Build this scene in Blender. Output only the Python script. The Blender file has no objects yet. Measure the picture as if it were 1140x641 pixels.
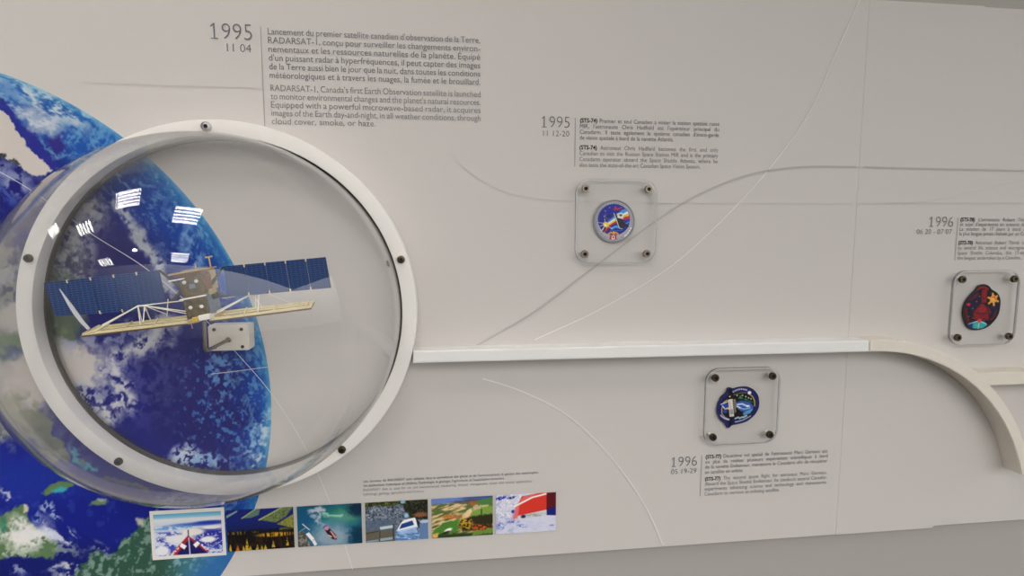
import bpy, bmesh, math, random
import numpy as np
from mathutils import Vector, Matrix

C = bpy.context.scene.collection
U = 0.4            # metres per working unit (ring radius = 1 unit)
Z0 = 1.43          # height of the ring's centre above the floor

# ------------------------------------------------------------------ camera
F_PX = 620.0842
PPX, PPY = 570.0, 320.5
CAM = np.array([1.1496180694, 0.4372092814, 3.2121571180])
ROT = np.array([[0.99253576, 0.00117160, 0.12194831],
                [-0.01129939, -0.99476906, 0.10152263],
                [0.12142935, -0.10214278, -0.98733063]])

def W(x, y, h=0.0):
    """wall coordinates (right, up, out of the wall) -> world metres"""
    return Vector((x * U, -h * U, Z0 + y * U))

def at(u, v, h=0.0):
    """the point of the plane h in front of the wall measured at reference pixel u, v"""
    d = np.array([(u - PPX) / F_PX, (v - PPY) / F_PX, 1.0]) @ ROT
    q = CAM + d * ((h - CAM[2]) / d[2])
    return float(q[0]), float(q[1])

def ref_px(X, Y, h=0.0):
    """reference pixel of wall points, used to look up the measured artwork"""
    c = np.stack([X - CAM[0], Y - CAM[1], np.full_like(X, h) - CAM[2]], -1) @ ROT.T
    return PPX + F_PX * c[..., 0] / c[..., 2], PPY + F_PX * c[..., 1] / c[..., 2]

cam_data = bpy.data.cameras.new('camera')
cam_data.sensor_fit = 'HORIZONTAL'
cam_data.sensor_width = 36.0
cam_data.lens = F_PX / 1140.0 * 36.0
cam_data.clip_start = 0.01
cam = bpy.data.objects.new('camera', cam_data)
C.objects.link(cam)
def w3(v): return Vector((v[0], -v[2], v[1]))
cx, cy, cz_ = w3(ROT[0]), -w3(ROT[1]), -w3(ROT[2])
M = Matrix((cx, cy, cz_)).transposed().to_4x4()
M.translation = W(*CAM)
cam.matrix_world = M
bpy.context.scene.camera = cam

# ------------------------------------------------------------------ light
vs = bpy.context.scene.view_settings
vs.view_transform = 'Standard'
vs.look = 'None'
vs.gamma = 1.0
vs.use_curve_mapping = False
vs.exposure = 0.09

WORLD_STRENGTH = 3.45
WORLD_RAMP = ((0, 0.04), (0.58, 0.06), (0.75, 0.42), (0.87, 1.0), (1, 1.15))
PANEL_EMISSION = 30.0
SPOT_POWER = 6.0

world = bpy.data.worlds.new('World')
bpy.context.scene.world = world
world.use_nodes = True
nt = world.node_tree
nt.nodes.clear()
wo = nt.nodes.new('ShaderNodeOutputWorld')
wb = nt.nodes.new('ShaderNodeBackground')
tc = nt.nodes.new('ShaderNodeTexCoord')
rmp = nt.nodes.new('ShaderNodeValToRGB')
mr = nt.nodes.new('ShaderNodeMapRange')
mr.inputs['From Min'].default_value = -1.0
dt = nt.nodes.new('ShaderNodeVectorMath'); dt.operation = 'DOT_PRODUCT'
dt.inputs[1].default_value = (0.44, -0.22, 0.87)      # added fill light, strongest from the right and above
nt.links.new(tc.outputs['Generated'], dt.inputs[0])
nt.links.new(dt.outputs['Value'], mr.inputs['Value'])
nt.links.new(mr.outputs[0], rmp.inputs[0])
for pos, c in WORLD_RAMP:
    e = rmp.color_ramp.elements[0] if pos == 0 else rmp.color_ramp.elements[len(rmp.color_ramp.elements) - 1] if pos == 1 else rmp.color_ramp.elements.new(pos)
    e.color = (*[c * k for k in (1.0, 0.985, 0.97)], 1)
nt.links.new(rmp.outputs[0], wb.inputs['Color'])
wb.inputs['Strength'].default_value = WORLD_STRENGTH
nt.links.new(wb.outputs[0], wo.inputs[0])

# ------------------------------------------------------------------ materials
def lin(c):
    out = []
    for v in c:
        v = v / 255.0
        out.append(v / 12.92 if v <= 0.04045 else ((v + 0.055) / 1.055) ** 2.4)
    return out

def mat(name, rgb, rough=0.5, metal=0.0, bump=0.0, scale=200.0, var=0.0, spec=0.5):
    m = bpy.data.materials.new(name)
    m.use_nodes = True
    n = m.node_tree
    b = n.nodes['Principled BSDF']
    c = lin(rgb)
    b.inputs['Base Color'].default_value = (*c, 1)
    b.inputs['Roughness'].default_value = rough
    b.inputs['Metallic'].default_value = metal
    b.inputs['Specular IOR Level'].default_value = spec
    if bump or var:
        t = n.nodes.new('ShaderNodeTexCoord')
        no = n.nodes.new('ShaderNodeTexNoise')
        no.inputs['Scale'].default_value = scale
        no.inputs['Detail'].default_value = 4
        n.links.new(t.outputs['Object'], no.inputs['Vector'])
        if bump:
            bu = n.nodes.new('ShaderNodeBump')
            bu.inputs['Strength'].default_value = bump
            bu.inputs['Distance'].default_value = 0.002
            n.links.new(no.outputs['Fac'], bu.inputs['Height'])
            n.links.new(bu.outputs[0], b.inputs['Normal'])
        if var:
            r = n.nodes.new('ShaderNodeValToRGB')
            r.color_ramp.elements[0].position = 0.3
            r.color_ramp.elements[1].position = 0.7
            r.color_ramp.elements[0].color = (*[x * (1 - var) for x in c], 1)
            r.color_ramp.elements[1].color = (*[min(1, x * (1 + var)) for x in c], 1)
            n.links.new(no.outputs['Fac'], r.inputs[0])
            n.links.new(r.outputs[0], b.inputs['Base Color'])
    return m

def paint_mat(name, rough=0.45, spec=0.3):
    m = bpy.data.materials.new(name)
    m.use_nodes = True
    n = m.node_tree
    b = n.nodes['Principled BSDF']
    a = n.nodes.new('ShaderNodeVertexColor')
    a.layer_name = 'print'
    n.links.new(a.outputs['Color'], b.inputs['Base Color'])
    b.inputs['Roughness'].default_value = rough
    b.inputs['Specular IOR Level'].default_value = spec
    return m

def clear_mat(name, tint=(1, 1, 1), f0=0.04, haze=0.0, rough=0.0, body=0.0, body_rgb=(0.8, 0.8, 0.8)):
    """thin clear acrylic: straight transmission with a Schlick reflection"""
    m = bpy.data.materials.new(name)
    m.use_nodes = True
    n = m.node_tree
    n.nodes.clear()
    o = n.nodes.new('ShaderNodeOutputMaterial')
    tr = n.nodes.new('ShaderNodeBsdfTransparent')
    tr.inputs['Color'].default_value = (*tint, 1)
    gl = n.nodes.new('ShaderNodeBsdfGlossy')
    gl.inputs['Roughness'].default_value = rough
    lw = n.nodes.new('ShaderNodeLayerWeight')
    lw.inputs['Blend'].default_value = 0.5
    pw = n.nodes.new('ShaderNodeMath'); pw.operation = 'POWER'
    pw.inputs[1].default_value = 5.0
    ml = n.nodes.new('ShaderNodeMath'); ml.operation = 'MULTIPLY_ADD'
    ml.inputs[1].default_value = 1 - f0
    ml.inputs[2].default_value = f0
    n.links.new(lw.outputs['Facing'], pw.inputs[0])
    n.links.new(pw.outputs[0], ml.inputs[0])
    mx = n.nodes.new('ShaderNodeMixShader')
    n.links.new(ml.outputs[0], mx.inputs[0])
    if haze:
        df = n.nodes.new('ShaderNodeBsdfDiffuse')
        df.inputs['Color'].default_value = (0.75, 0.74, 0.73, 1)
        m2 = n.nodes.new('ShaderNodeMixShader')
        p2 = n.nodes.new('ShaderNodeMath'); p2.operation = 'POWER'
        p2.inputs[1].default_value = 2.5
        h2 = n.nodes.new('ShaderNodeMath'); h2.operation = 'MULTIPLY'
        h2.inputs[1].default_value = haze
        n.links.new(lw.outputs['Facing'], p2.inputs[0])
        n.links.new(p2.outputs[0], h2.inputs[0])
        n.links.new(h2.outputs[0], m2.inputs[0])
        n.links.new(tr.outputs[0], m2.inputs[1])
        n.links.new(df.outputs[0], m2.inputs[2])
        n.links.new(m2.outputs[0], mx.inputs[1])
    else:
        n.links.new(tr.outputs[0], mx.inputs[1])
    n.links.new(gl.outputs[0], mx.inputs[2])
    if body:
        d3 = n.nodes.new('ShaderNodeBsdfDiffuse')
        d3.inputs['Color'].default_value = (*body_rgb, 1)
        m3 = n.nodes.new('ShaderNodeMixShader')
        m3.inputs[0].default_value = body
        n.links.new(mx.outputs[0], m3.inputs[1])
        n.links.new(d3.outputs[0], m3.inputs[2])
        mx = m3
    n.links.new(mx.outputs[0], o.inputs[0])
    return m

def emit_mat(name, rgb, s):
    m = bpy.data.materials.new(name)
    m.use_nodes = True
    n = m.node_tree
    n.nodes.clear()
    o = n.nodes.new('ShaderNodeOutputMaterial')
    e = n.nodes.new('ShaderNodeEmission')
    e.inputs[0].default_value = (*rgb, 1)
    e.inputs[1].default_value = s
    n.links.new(e.outputs[0], o.inputs[0])
    return m

PK = 1.27          # printed colours: measured tone -> pigment

MT = {
    'panel': mat('panel_laminate', (206, 201, 196), 0.5, bump=0.02, scale=500, var=0.012, spec=0.3),
    'wall': mat('grey_wall_paint', (170, 165, 160), 0.7, bump=0.1, scale=400, var=0.02),
    'ring': mat('white_enamel', (238, 234, 228), 0.4, var=0.01, scale=30),
    'rail': mat('white_rail_paint', (236, 235, 232), 0.42, var=0.008, scale=20),
    'cream': mat('cream_rail_paint', (226, 219, 205), 0.5, var=0.012, scale=30),
    'ceiling': mat('ceiling_tile', (150, 148, 145), 0.9, bump=0.2, scale=80, var=0.05),
    'floor': mat('floor_carpet', (84, 82, 80), 0.9, bump=0.1, scale=60, var=0.06),
    'steel': mat('brushed_steel', (150, 140, 125), 0.32, metal=1.0, var=0.1, scale=300),
    'nickel': mat('bright_washer', (205, 198, 198), 0.35, metal=0.7),
    'gasket': mat('grey_gasket', (84, 78, 72), 0.6),
    'dark': mat('socket_black', (22, 20, 18), 0.6),
    'bronze': mat('screw_bronze', (95, 84, 68), 0.35, metal=1.0),
    'ink': mat('grey_ink', (116, 115, 118), 0.6),
    'ink_mid': mat('mid_grey_ink', (134, 132, 132), 0.6),
    'ink_bold': mat('dark_ink', (62, 60, 66), 0.6),
    'ink_rule': mat('rule_ink', (158, 156, 155), 0.6),
    'ink_year': mat('year_ink', (108, 107, 110), 0.6),
    'line_white': mat('white_print', (230, 228, 225), 0.5, spec=0.3),
    'line_grey': mat('grey_print', (184, 180, 176), 0.5, spec=0.3),
    'line_faint': mat('faint_print', (199, 194, 190), 0.5, spec=0.3),
    'photo_paper': mat('photo_paper', (232, 226, 220), 0.45),
    'print': paint_mat('printed_colour', 0.45, 0.2),
    'stitch': paint_mat('embroidered_thread', 0.85, 0.1),
    'rim_grey': mat('grey_stitch', (150, 150, 156), 0.7, bump=0.4, scale=900),
    'rim_navy': mat('navy_stitch', (26, 28, 84), 0.8, bump=0.4, scale=900),
    'rim_black': mat('black_stitch', (20, 18, 24), 0.8, bump=0.4, scale=900),
    'dome': clear_mat('clear_acrylic_dome', (0.998, 0.998, 0.998), 0.024, haze=0.14),
    'plate': clear_mat('clear_acrylic_plate', (0.99, 0.99, 0.99), 0.02),
    'plate_edge': clear_mat('polished_acrylic_edge', (0.8, 0.8, 0.8), 0.08, body=0.5, body_rgb=(0.16, 0.16, 0.165)),
    'edge_light': clear_mat('bevelled_acrylic_edge', (0.9, 0.9, 0.9), 0.12, haze=0.0, body=0.55),
    'gold': mat('gold_foil', (98, 82, 50), 0.42, metal=0.5, bump=0.9, scale=140, var=0.55),
    'gold_light': mat('pale_gold_foil', (196, 172, 118), 0.35, metal=0.5, bump=0.3, scale=150, var=0.15),
    'gold_bright': mat('bright_gold', (225, 190, 60), 0.3, metal=0.4),
    'copper': mat('copper_foil', (140, 88, 48), 0.4, metal=0.6, bump=0.4, scale=200, var=0.2),
    'sat_grey': mat('blue_grey_metal', (120, 132, 150), 0.4, metal=0.3),
    'sat_white': mat('model_white', (235, 230, 220), 0.5),
    'sar': mat('antenna_cream', (222, 208, 164), 0.5, var=0.05, scale=60),
    'sar_dark': mat('antenna_brown', (96, 74, 44), 0.5),
    'yoke': mat('dark_yoke', (62, 52, 46), 0.5),
    'reflection_chrome': mat('reflection_chrome', (240, 242, 250), 0.25, metal=0.5),
    'mount': mat('mount_white', (226, 220, 210), 0.45),
}

def solar_mat():
    m = bpy.data.materials.new('solar_cells')
    m.use_nodes = True
    n = m.node_tree
    b = n.nodes['Principled BSDF']
    t = n.nodes.new('ShaderNodeTexCoord')
    br = n.nodes.new('ShaderNodeTexBrick')
    br.offset = 0.0
    br.inputs['Color1'].default_value = (*lin((10, 34, 88)), 1)
    br.inputs['Color2'].default_value = (*lin((12, 40, 96)), 1)
    br.inputs['Mortar'].default_value = (*lin((42, 78, 128)), 1)
    br.inputs['Scale'].default_value = 1.0
    br.inputs['Mortar Size'].default_value = 0.0007
    br.inputs['Brick Width'].default_value = 0.009
    br.inputs['Row Height'].default_value = 0.0042
    mp = n.nodes.new('ShaderNodeMapping')
    mp.inputs['Rotation'].default_value = (0, 0, math.radians(-6))
    sw = n.nodes.new('ShaderNodeSeparateXYZ')
    cb = n.nodes.new('ShaderNodeCombineXYZ')
    n.links.new(t.outputs['Object'], sw.inputs[0])
    n.links.new(sw.outputs['X'], cb.inputs['X'])
    n.links.new(sw.outputs['Z'], cb.inputs['Y'])
    n.links.new(cb.outputs[0], mp.inputs['Vector'])
    n.links.new(mp.outputs[0], br.inputs['Vector'])
    n.links.new(br.outputs['Color'], b.inputs['Base Color'])
    b.inputs['Roughness'].default_value = 0.35
    return m
MT['solar'] = solar_mat()

# ------------------------------------------------------------------ helpers
def obj(name, bm, m, parent=None, smooth=False, angle=None):
    me = bpy.data.meshes.new(name)
    bm.normal_update()
    bm.to_mesh(me)
    bm.free()
    for k in (m if isinstance(m, (list, tuple)) else [m]):
        me.materials.append(k)
    if smooth:
        for p in me.polygons:
            p.use_smooth = True
        if angle:
            me.set_sharp_from_angle(angle=math.radians(angle))
    o = bpy.data.objects.new(name, me)
    C.objects.link(o)
    if parent:
        bpy.context.view_layer.update()
        o.parent = parent
        o.matrix_parent_inverse = parent.matrix_world.inverted()
    return o

def tag(o, label, cat, group=None):
    o['label'] = label
    o['category'] = cat
    if group:
        o['group'] = group
    return o

def struct(o):
    o['kind'] = 'structure'
    return o

def thing(name, loc, label, cat, group=None):
    o = bpy.data.objects.new(name, None)
    o.empty_display_size = 0.02
    C.objects.link(o)
    o.location = loc
    return tag(o, label, cat, group)

def box(bm, x0, x1, y0, y1, h0, h1, mi=0, bev=0.0):
    vs_ = [bm.verts.new(W(x, y, h)) for h in (h0, h1) for y in (y0, y1) for x in (x0, x1)]
    fs = []
    for q in ((0, 2, 3, 1), (4, 5, 7, 6), (0, 1, 5, 4), (2, 6, 7, 3), (0, 4, 6, 2), (1, 3, 7, 5)):
        f = bm.faces.new([vs_[i] for i in q]); f.material_index = mi; fs.append(f)
    bmesh.ops.recalc_face_normals(bm, faces=fs)
    if bev:
        bmesh.ops.bevel(bm, geom=list({e for f in fs for e in f.edges}), offset=bev * U, segments=2, affect='EDGES')
    return fs

def prism(bm, pts, h0, h1, side_mi=0, bev=0.0):
    """extrude an outline (wall x, y) from h0 to h1"""
    lo = [bm.verts.new(W(x, y, h0)) for x, y in pts]
    hi = [bm.verts.new(W(x, y, h1)) for x, y in pts]
    fs = [bm.faces.new(lo), bm.faces.new(hi[::-1])]
    top = fs[1]
    n = len(pts)
    for i in range(n):
        j = (i + 1) % n
        f = bm.faces.new((lo[i], hi[i], hi[j], lo[j]))
        f.material_index = side_mi
        fs.append(f)
    bmesh.ops.recalc_face_normals(bm, faces=fs)
    if bev:
        bmesh.ops.bevel(bm, geom=list(top.edges), offset=bev * U, segments=2, affect='EDGES')
    return fs

def hexa(bm, lo, hi, mi=0):
    """a solid from two quads of world points"""
    a = [bm.verts.new(p) for p in lo]; b = [bm.verts.new(p) for p in hi]
    fs = [bm.faces.new(a), bm.faces.new(b[::-1])]
    for i in range(4):
        j = (i + 1) % 4
        fs.append(bm.faces.new((a[i], b[i], b[j], a[j])))
    for f in fs: f.material_index = mi
    bmesh.ops.recalc_face_normals(bm, faces=fs)
    return fs

def tube(bm, pts, r, n=10, cap=True):
    """round tube along world points, r in metres (number or list)"""
    pts = [Vector(p) for p in pts]
    rings = []
    prev = None
    for i, p in enumerate(pts):
        d = (pts[min(i + 1, len(pts) - 1)] - pts[max(i - 1, 0)]).normalized()
        if prev is None:
            a = Vector((0, 0, 1)) if abs(d.z) < 0.9 else Vector((1, 0, 0))
        else:
            a = prev
        e1 = (a - d * a.dot(d)).normalized()
        prev = e1
        e2 = d.cross(e1)
        rr = r[i] if isinstance(r, (list, tuple)) else r
        rings.append([bm.verts.new(p + (e1 * math.cos(t) + e2 * math.sin(t)) * rr)
                      for t in (2 * math.pi * k / n for k in range(n))])
    for a, b in zip(rings, rings[1:]):
        for k in range(n):
            bm.faces.new((a[k], a[(k + 1) % n], b[(k + 1) % n], b[k]))
    if cap:
        bm.faces.new(rings[0][::-1]); bm.faces.new(rings[-1])
    bmesh.ops.recalc_face_normals(bm, faces=bm.faces[:])

def lathe(bm, cxy, prof, n=32, mi=0, closed=False, hexed=False):
    """revolve (r, h) about the wall normal through cxy; units"""
    rings = []
    for r, h in prof:
        if r <= 1e-6:
            rings.append([bm.verts.new(W(cxy[0], cxy[1], h))])
        else:
            rings.append([bm.verts.new(W(cxy[0] + r * math.cos(t), cxy[1] + r * math.sin(t), h))
                          for t in (2 * math.pi * k / n for k in range(n))])
    pairs = list(zip(rings, rings[1:]))
    if closed:
        pairs.append((rings[-1], rings[0]))
    for a, b in pairs:
        for k in range(n):
            j = (k + 1) % n
            if len(a) == 1 and len(b) == 1: continue
            if len(a) == 1: f = bm.faces.new((a[0], b[j], b[k]))
            elif len(b) == 1: f = bm.faces.new((a[k], a[j], b[0]))
            else: f = bm.faces.new((a[k], a[j], b[j], b[k]))
            f.material_index = mi
    bmesh.ops.recalc_face_normals(bm, faces=bm.faces[:])

def strip(name, pts, w, h, m, parent):
    """thin printed line along wall points"""
    bm = bmesh.new()
    P = [Vector((x, y)) for x, y in pts]
    L, R_ = [], []
    for i, p in enumerate(P):
        d = (P[min(i + 1, len(P) - 1)] - P[max(i - 1, 0)]).normalized()
        nrm = Vector((-d.y, d.x)) * (w / 2)
        L.append(p + nrm); R_.append(p - nrm)
    outl = [(v.x, v.y) for v in L] + [(v.x, v.y) for v in R_[::-1]]
    lo = [bm.verts.new(W(x, y, h)) for x, y in outl]
    n = len(P)
    for i in range(n - 1):
        bm.faces.new((lo[i], lo[2 * n - 1 - i], lo[2 * n - 2 - i], lo[i + 1]))
    bmesh.ops.recalc_face_normals(bm, faces=bm.faces[:])
    return obj(name, bm, m, parent)

def spline(pts, n=12):
    """Catmull-Rom through points"""
    P = [Vector(p) for p in pts]
    P = [P[0] * 2 - P[1]] + P + [P[-1] * 2 - P[-2]]
    out = []
    for i in range(1, len(P) - 2):
        a, b, c, d = P[i - 1:i + 3]
        for k in range(n):
            t = k / n
            out.append(0.5 * ((2 * b) + (c - a) * t + (2 * a - 5 * b + 4 * c - d) * t * t + (3 * b - a - 3 * c + d) * t ** 3))
    out.append(P[-2])
    return out

# ---- painter: colours evaluated on the vertices of a fine mesh
def h2(ix, iy, s):
    v = np.sin(ix * 127.1 + iy * 311.7 + s * 74.7) * 43758.5453
    return v - np.floor(v)
def vnoise(x, y, s=0):
    ix, iy = np.floor(x), np.floor(y)
    fx, fy = x - ix, y - iy
    fx = fx * fx * (3 - 2 * fx); fy = fy * fy * (3 - 2 * fy)
    return ((h2(ix, iy, s) * (1 - fx) + h2(ix + 1, iy, s) * fx) * (1 - fy)
            + (h2(ix, iy + 1, s) * (1 - fx) + h2(ix + 1, iy + 1, s) * fx) * fy)
def fbm(x, y, s=0, o=4):
    t = np.zeros_like(x); a = 0.5; n = 0
    for k in range(o):
        t += a * vnoise(x, y, s + k * 3.1); n += a
        x = x * 2.03 + 11.3; y = y * 2.03 + 5.7; a *= 0.55
    return t / n
def sst(a, b, x):
    t = np.clip((x - a) / (b - a + 1e-12), 0, 1)
    return t * t * (3 - 2 * t)
def ell(x, y, cx_, cy_, rx, ry, soft=0.3, ang=0):
    a = math.radians(ang)
    dx, dy = x - cx_, y - cy_
    u = (dx * math.cos(a) + dy * math.sin(a)) / rx
    v = (-dx * math.sin(a) + dy * math.cos(a)) / ry
    return 1 - sst(1 - soft, 1 + soft, np.sqrt(u * u + v * v))
def poly(x, y, pts, soft=1.0):
    ins = np.zeros(x.shape, bool)
    dm = np.full(x.shape, 1e9)
    n = len(pts)
    for i in range(n):
        x0, y0 = pts[i]; x1, y1 = pts[(i + 1) % n]
        c = ((y0 > y) != (y1 > y)) & (x < (x1 - x0) * (y - y0) / ((y1 - y0) or 1e-9) + x0)
        ins ^= c
        L = (x1 - x0) ** 2 + (y1 - y0) ** 2 + 1e-12
        t = np.clip(((x - x0) * (x1 - x0) + (y - y0) * (y1 - y0)) / L, 0, 1)
        dm = np.minimum(dm, np.hypot(x - x0 - t * (x1 - x0), y - y0 - t * (y1 - y0)))
    return sst(-soft, soft, np.where(ins, dm, -dm))
def line(x, y, pts, w, soft=0.6):
    dm = np.full(x.shape, 1e9)
    for (x0, y0), (x1, y1) in zip(pts, pts[1:]):
        L = (x1 - x0) ** 2 + (y1 - y0) ** 2 + 1e-12
        t = np.clip(((x - x0) * (x1 - x0) + (y - y0) * (y1 - y0)) / L, 0, 1)
        dm = np.minimum(dm, np.hypot(x - x0 - t * (x1 - x0), y - y0 - t * (y1 - y0)))
    return 1 - sst(w / 2 - soft, w / 2 + soft, dm)

class Paint:
    def __init__(s, shape, rgb):
        s.c = np.ones(shape + (3,)) * np.array(rgb, float)
    def on(s, mask, rgb, k=1.0):
        m = np.clip(mask * k, 0, 1)[..., None]
        s.c = s.c * (1 - m) + np.array(rgb, float) * m
        return s

def grid_mesh(name, pos, rgb, m, parent=None, wrap=False, smooth=False):
    """pos (r, c, 3) world points, rgb (r, c, 3) 0-255"""
    r, c, _ = pos.shape
    idx = np.arange(r * c).reshape(r, c)
    if wrap:
        nx = np.roll(idx, -1, axis=1)
        q = np.stack([idx[:-1], nx[:-1], nx[1:], idx[1:]], -1).reshape(-1, 4)
    else:
        q = np.stack([idx[:-1, :-1], idx[:-1, 1:], idx[1:, 1:], idx[1:, :-1]], -1).reshape(-1, 4)
    me = bpy.data.meshes.new(name)
    me.vertices.add(r * c)
    me.vertices.foreach_set('co', pos.reshape(-1).astype(np.float32))
    me.loops.add(q.size)
    me.loops.foreach_set('vertex_index', q.reshape(-1).astype(np.int32))
    me.polygons.add(len(q))
    me.polygons.foreach_set('loop_start', np.arange(0, q.size, 4, dtype=np.int32))
    me.update(calc_edges=True)
    v = np.clip(rgb, 0, 255) / 255.0
    l_ = np.where(v <= 0.04045, v / 12.92, ((v + 0.055) / 1.055) ** 2.4) * PK
    l_ = np.clip(l_, 0, 0.95)
    a = me.color_attributes.new('print', 'FLOAT_COLOR', 'POINT')
    a.data.foreach_set('color', np.concatenate([l_, np.ones(l_.shape[:-1] + (1,))], -1).reshape(-1).astype(np.float32))
    me.materials.append(m)
    if smooth:
        me.polygons.foreach_set('use_smooth', np.ones(len(q), bool))
    o = bpy.data.objects.new(name, me)
    C.objects.link(o)
    if parent:
        bpy.context.view_layer.update()
        o.parent = parent
        o.matrix_parent_inverse = parent.matrix_world.inverted()
    return o

def to_world(X, Y, H):
    return np.stack([X * U, -H * U, Z0 + Y * U], -1)

# ------------------------------------------------------------------ the room
FLOOR_Y = -Z0 / U
CEIL_Y = 6.425
bm = bmesh.new(); box(bm, -12, 18, FLOOR_Y, CEIL_Y, -0.6, -0.043)
struct(obj('wall_back', bm, MT['wall']))
bm = bmesh.new(); box(bm, -60, 60, FLOOR_Y - 0.3, FLOOR_Y, -0.6, 60)
struct(obj('floor', bm, MT['floor']))
bm = bmesh.new(); box(bm, -12, 18, CEIL_Y, CEIL_Y + 0.3, -0.6, 9.4)
struct(obj('ceiling', bm, MT['ceiling']))

# the white display panels: two boards meeting at a seam
SEAM = 3.705
def panel(name, outline, label):
    bm = bmesh.new(); prism(bm, outline, -0.04, 0.0)
    return tag(obj(name, bm, MT['panel']), label, 'panel', None)
P_left = panel('display_panel', [(-2.3, -1.558), (SEAM - 0.0008, -1.558), (SEAM - 0.0008, 1.816), (-2.3, 1.816)],
               'large white display panel behind the clear dome, left of the seam')
P_right = panel('display_panel', [(SEAM + 0.0008, -1.560), (4.415, -1.560), (4.425, -1.545), (7.0, -1.545), (7.0, 1.812),
                                  (4.49, 1.812), (4.47, 1.819), (SEAM + 0.0008, 1.819)],
                'white display panel right of the seam, behind the curved cream rail')

# printed orbit lines: parts of the panels
def orbit(px, w, m, parent, h=0.004, name='orbit_line'):
    pts = spline([at(u, v) for u, v in px], 10)
    return strip(name, [(p.x, p.y) for p in pts], w, h, m, parent)
def split_orbit(px, w, m):
    pts = [(p.x, p.y) for p in spline([at(u, v) for u, v in px], 14)]
    l = [p for p in pts if p[0] <= SEAM - 0.004]; r = [p for p in pts if p[0] >= SEAM + 0.004]
    if len(l) > 1: strip('orbit_line', l, w, 0.004, m, P_left)
    if len(r) > 1: strip('orbit_line', r, w, 0.004, m, P_right)
split_orbit([(528, 386), (595, 347), (663, 296), (730, 246), (781, 215), (837, 193.6), (893, 185.7), (945, 185.5), (1005, 187), (1075, 188.5), (1140, 190)], 0.0105, MT['line_grey'])
split_orbit([(957, 0), (930, 60), (904, 120), (865, 177), (814, 234.6), (747, 296), (668, 344), (595, 378)], 0.0058, MT['line_white'])
split_orbit([(537, 421), (575, 433), (614, 451), (643, 471), (668, 495), (690, 521), (710, 549), (725, 576), (738, 606)], 0.007, MT['line_white'])
split_orbit([(500, 168), (520, 190), (555, 211), (590, 220), (640, 224), (740, 226), (880, 226.5), (1000, 226.5), (1140, 226)], 0.0032, MT['line_faint'])
split_orbit([(985, 226), (1030, 224), (1080, 214), (1140, 200)], 0.0032, MT['line_faint'])
split_orbit([(90, 92), (160, 94.5), (225, 96.5), (292, 98.5)], 0.0032, MT['line_faint'])

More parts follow.
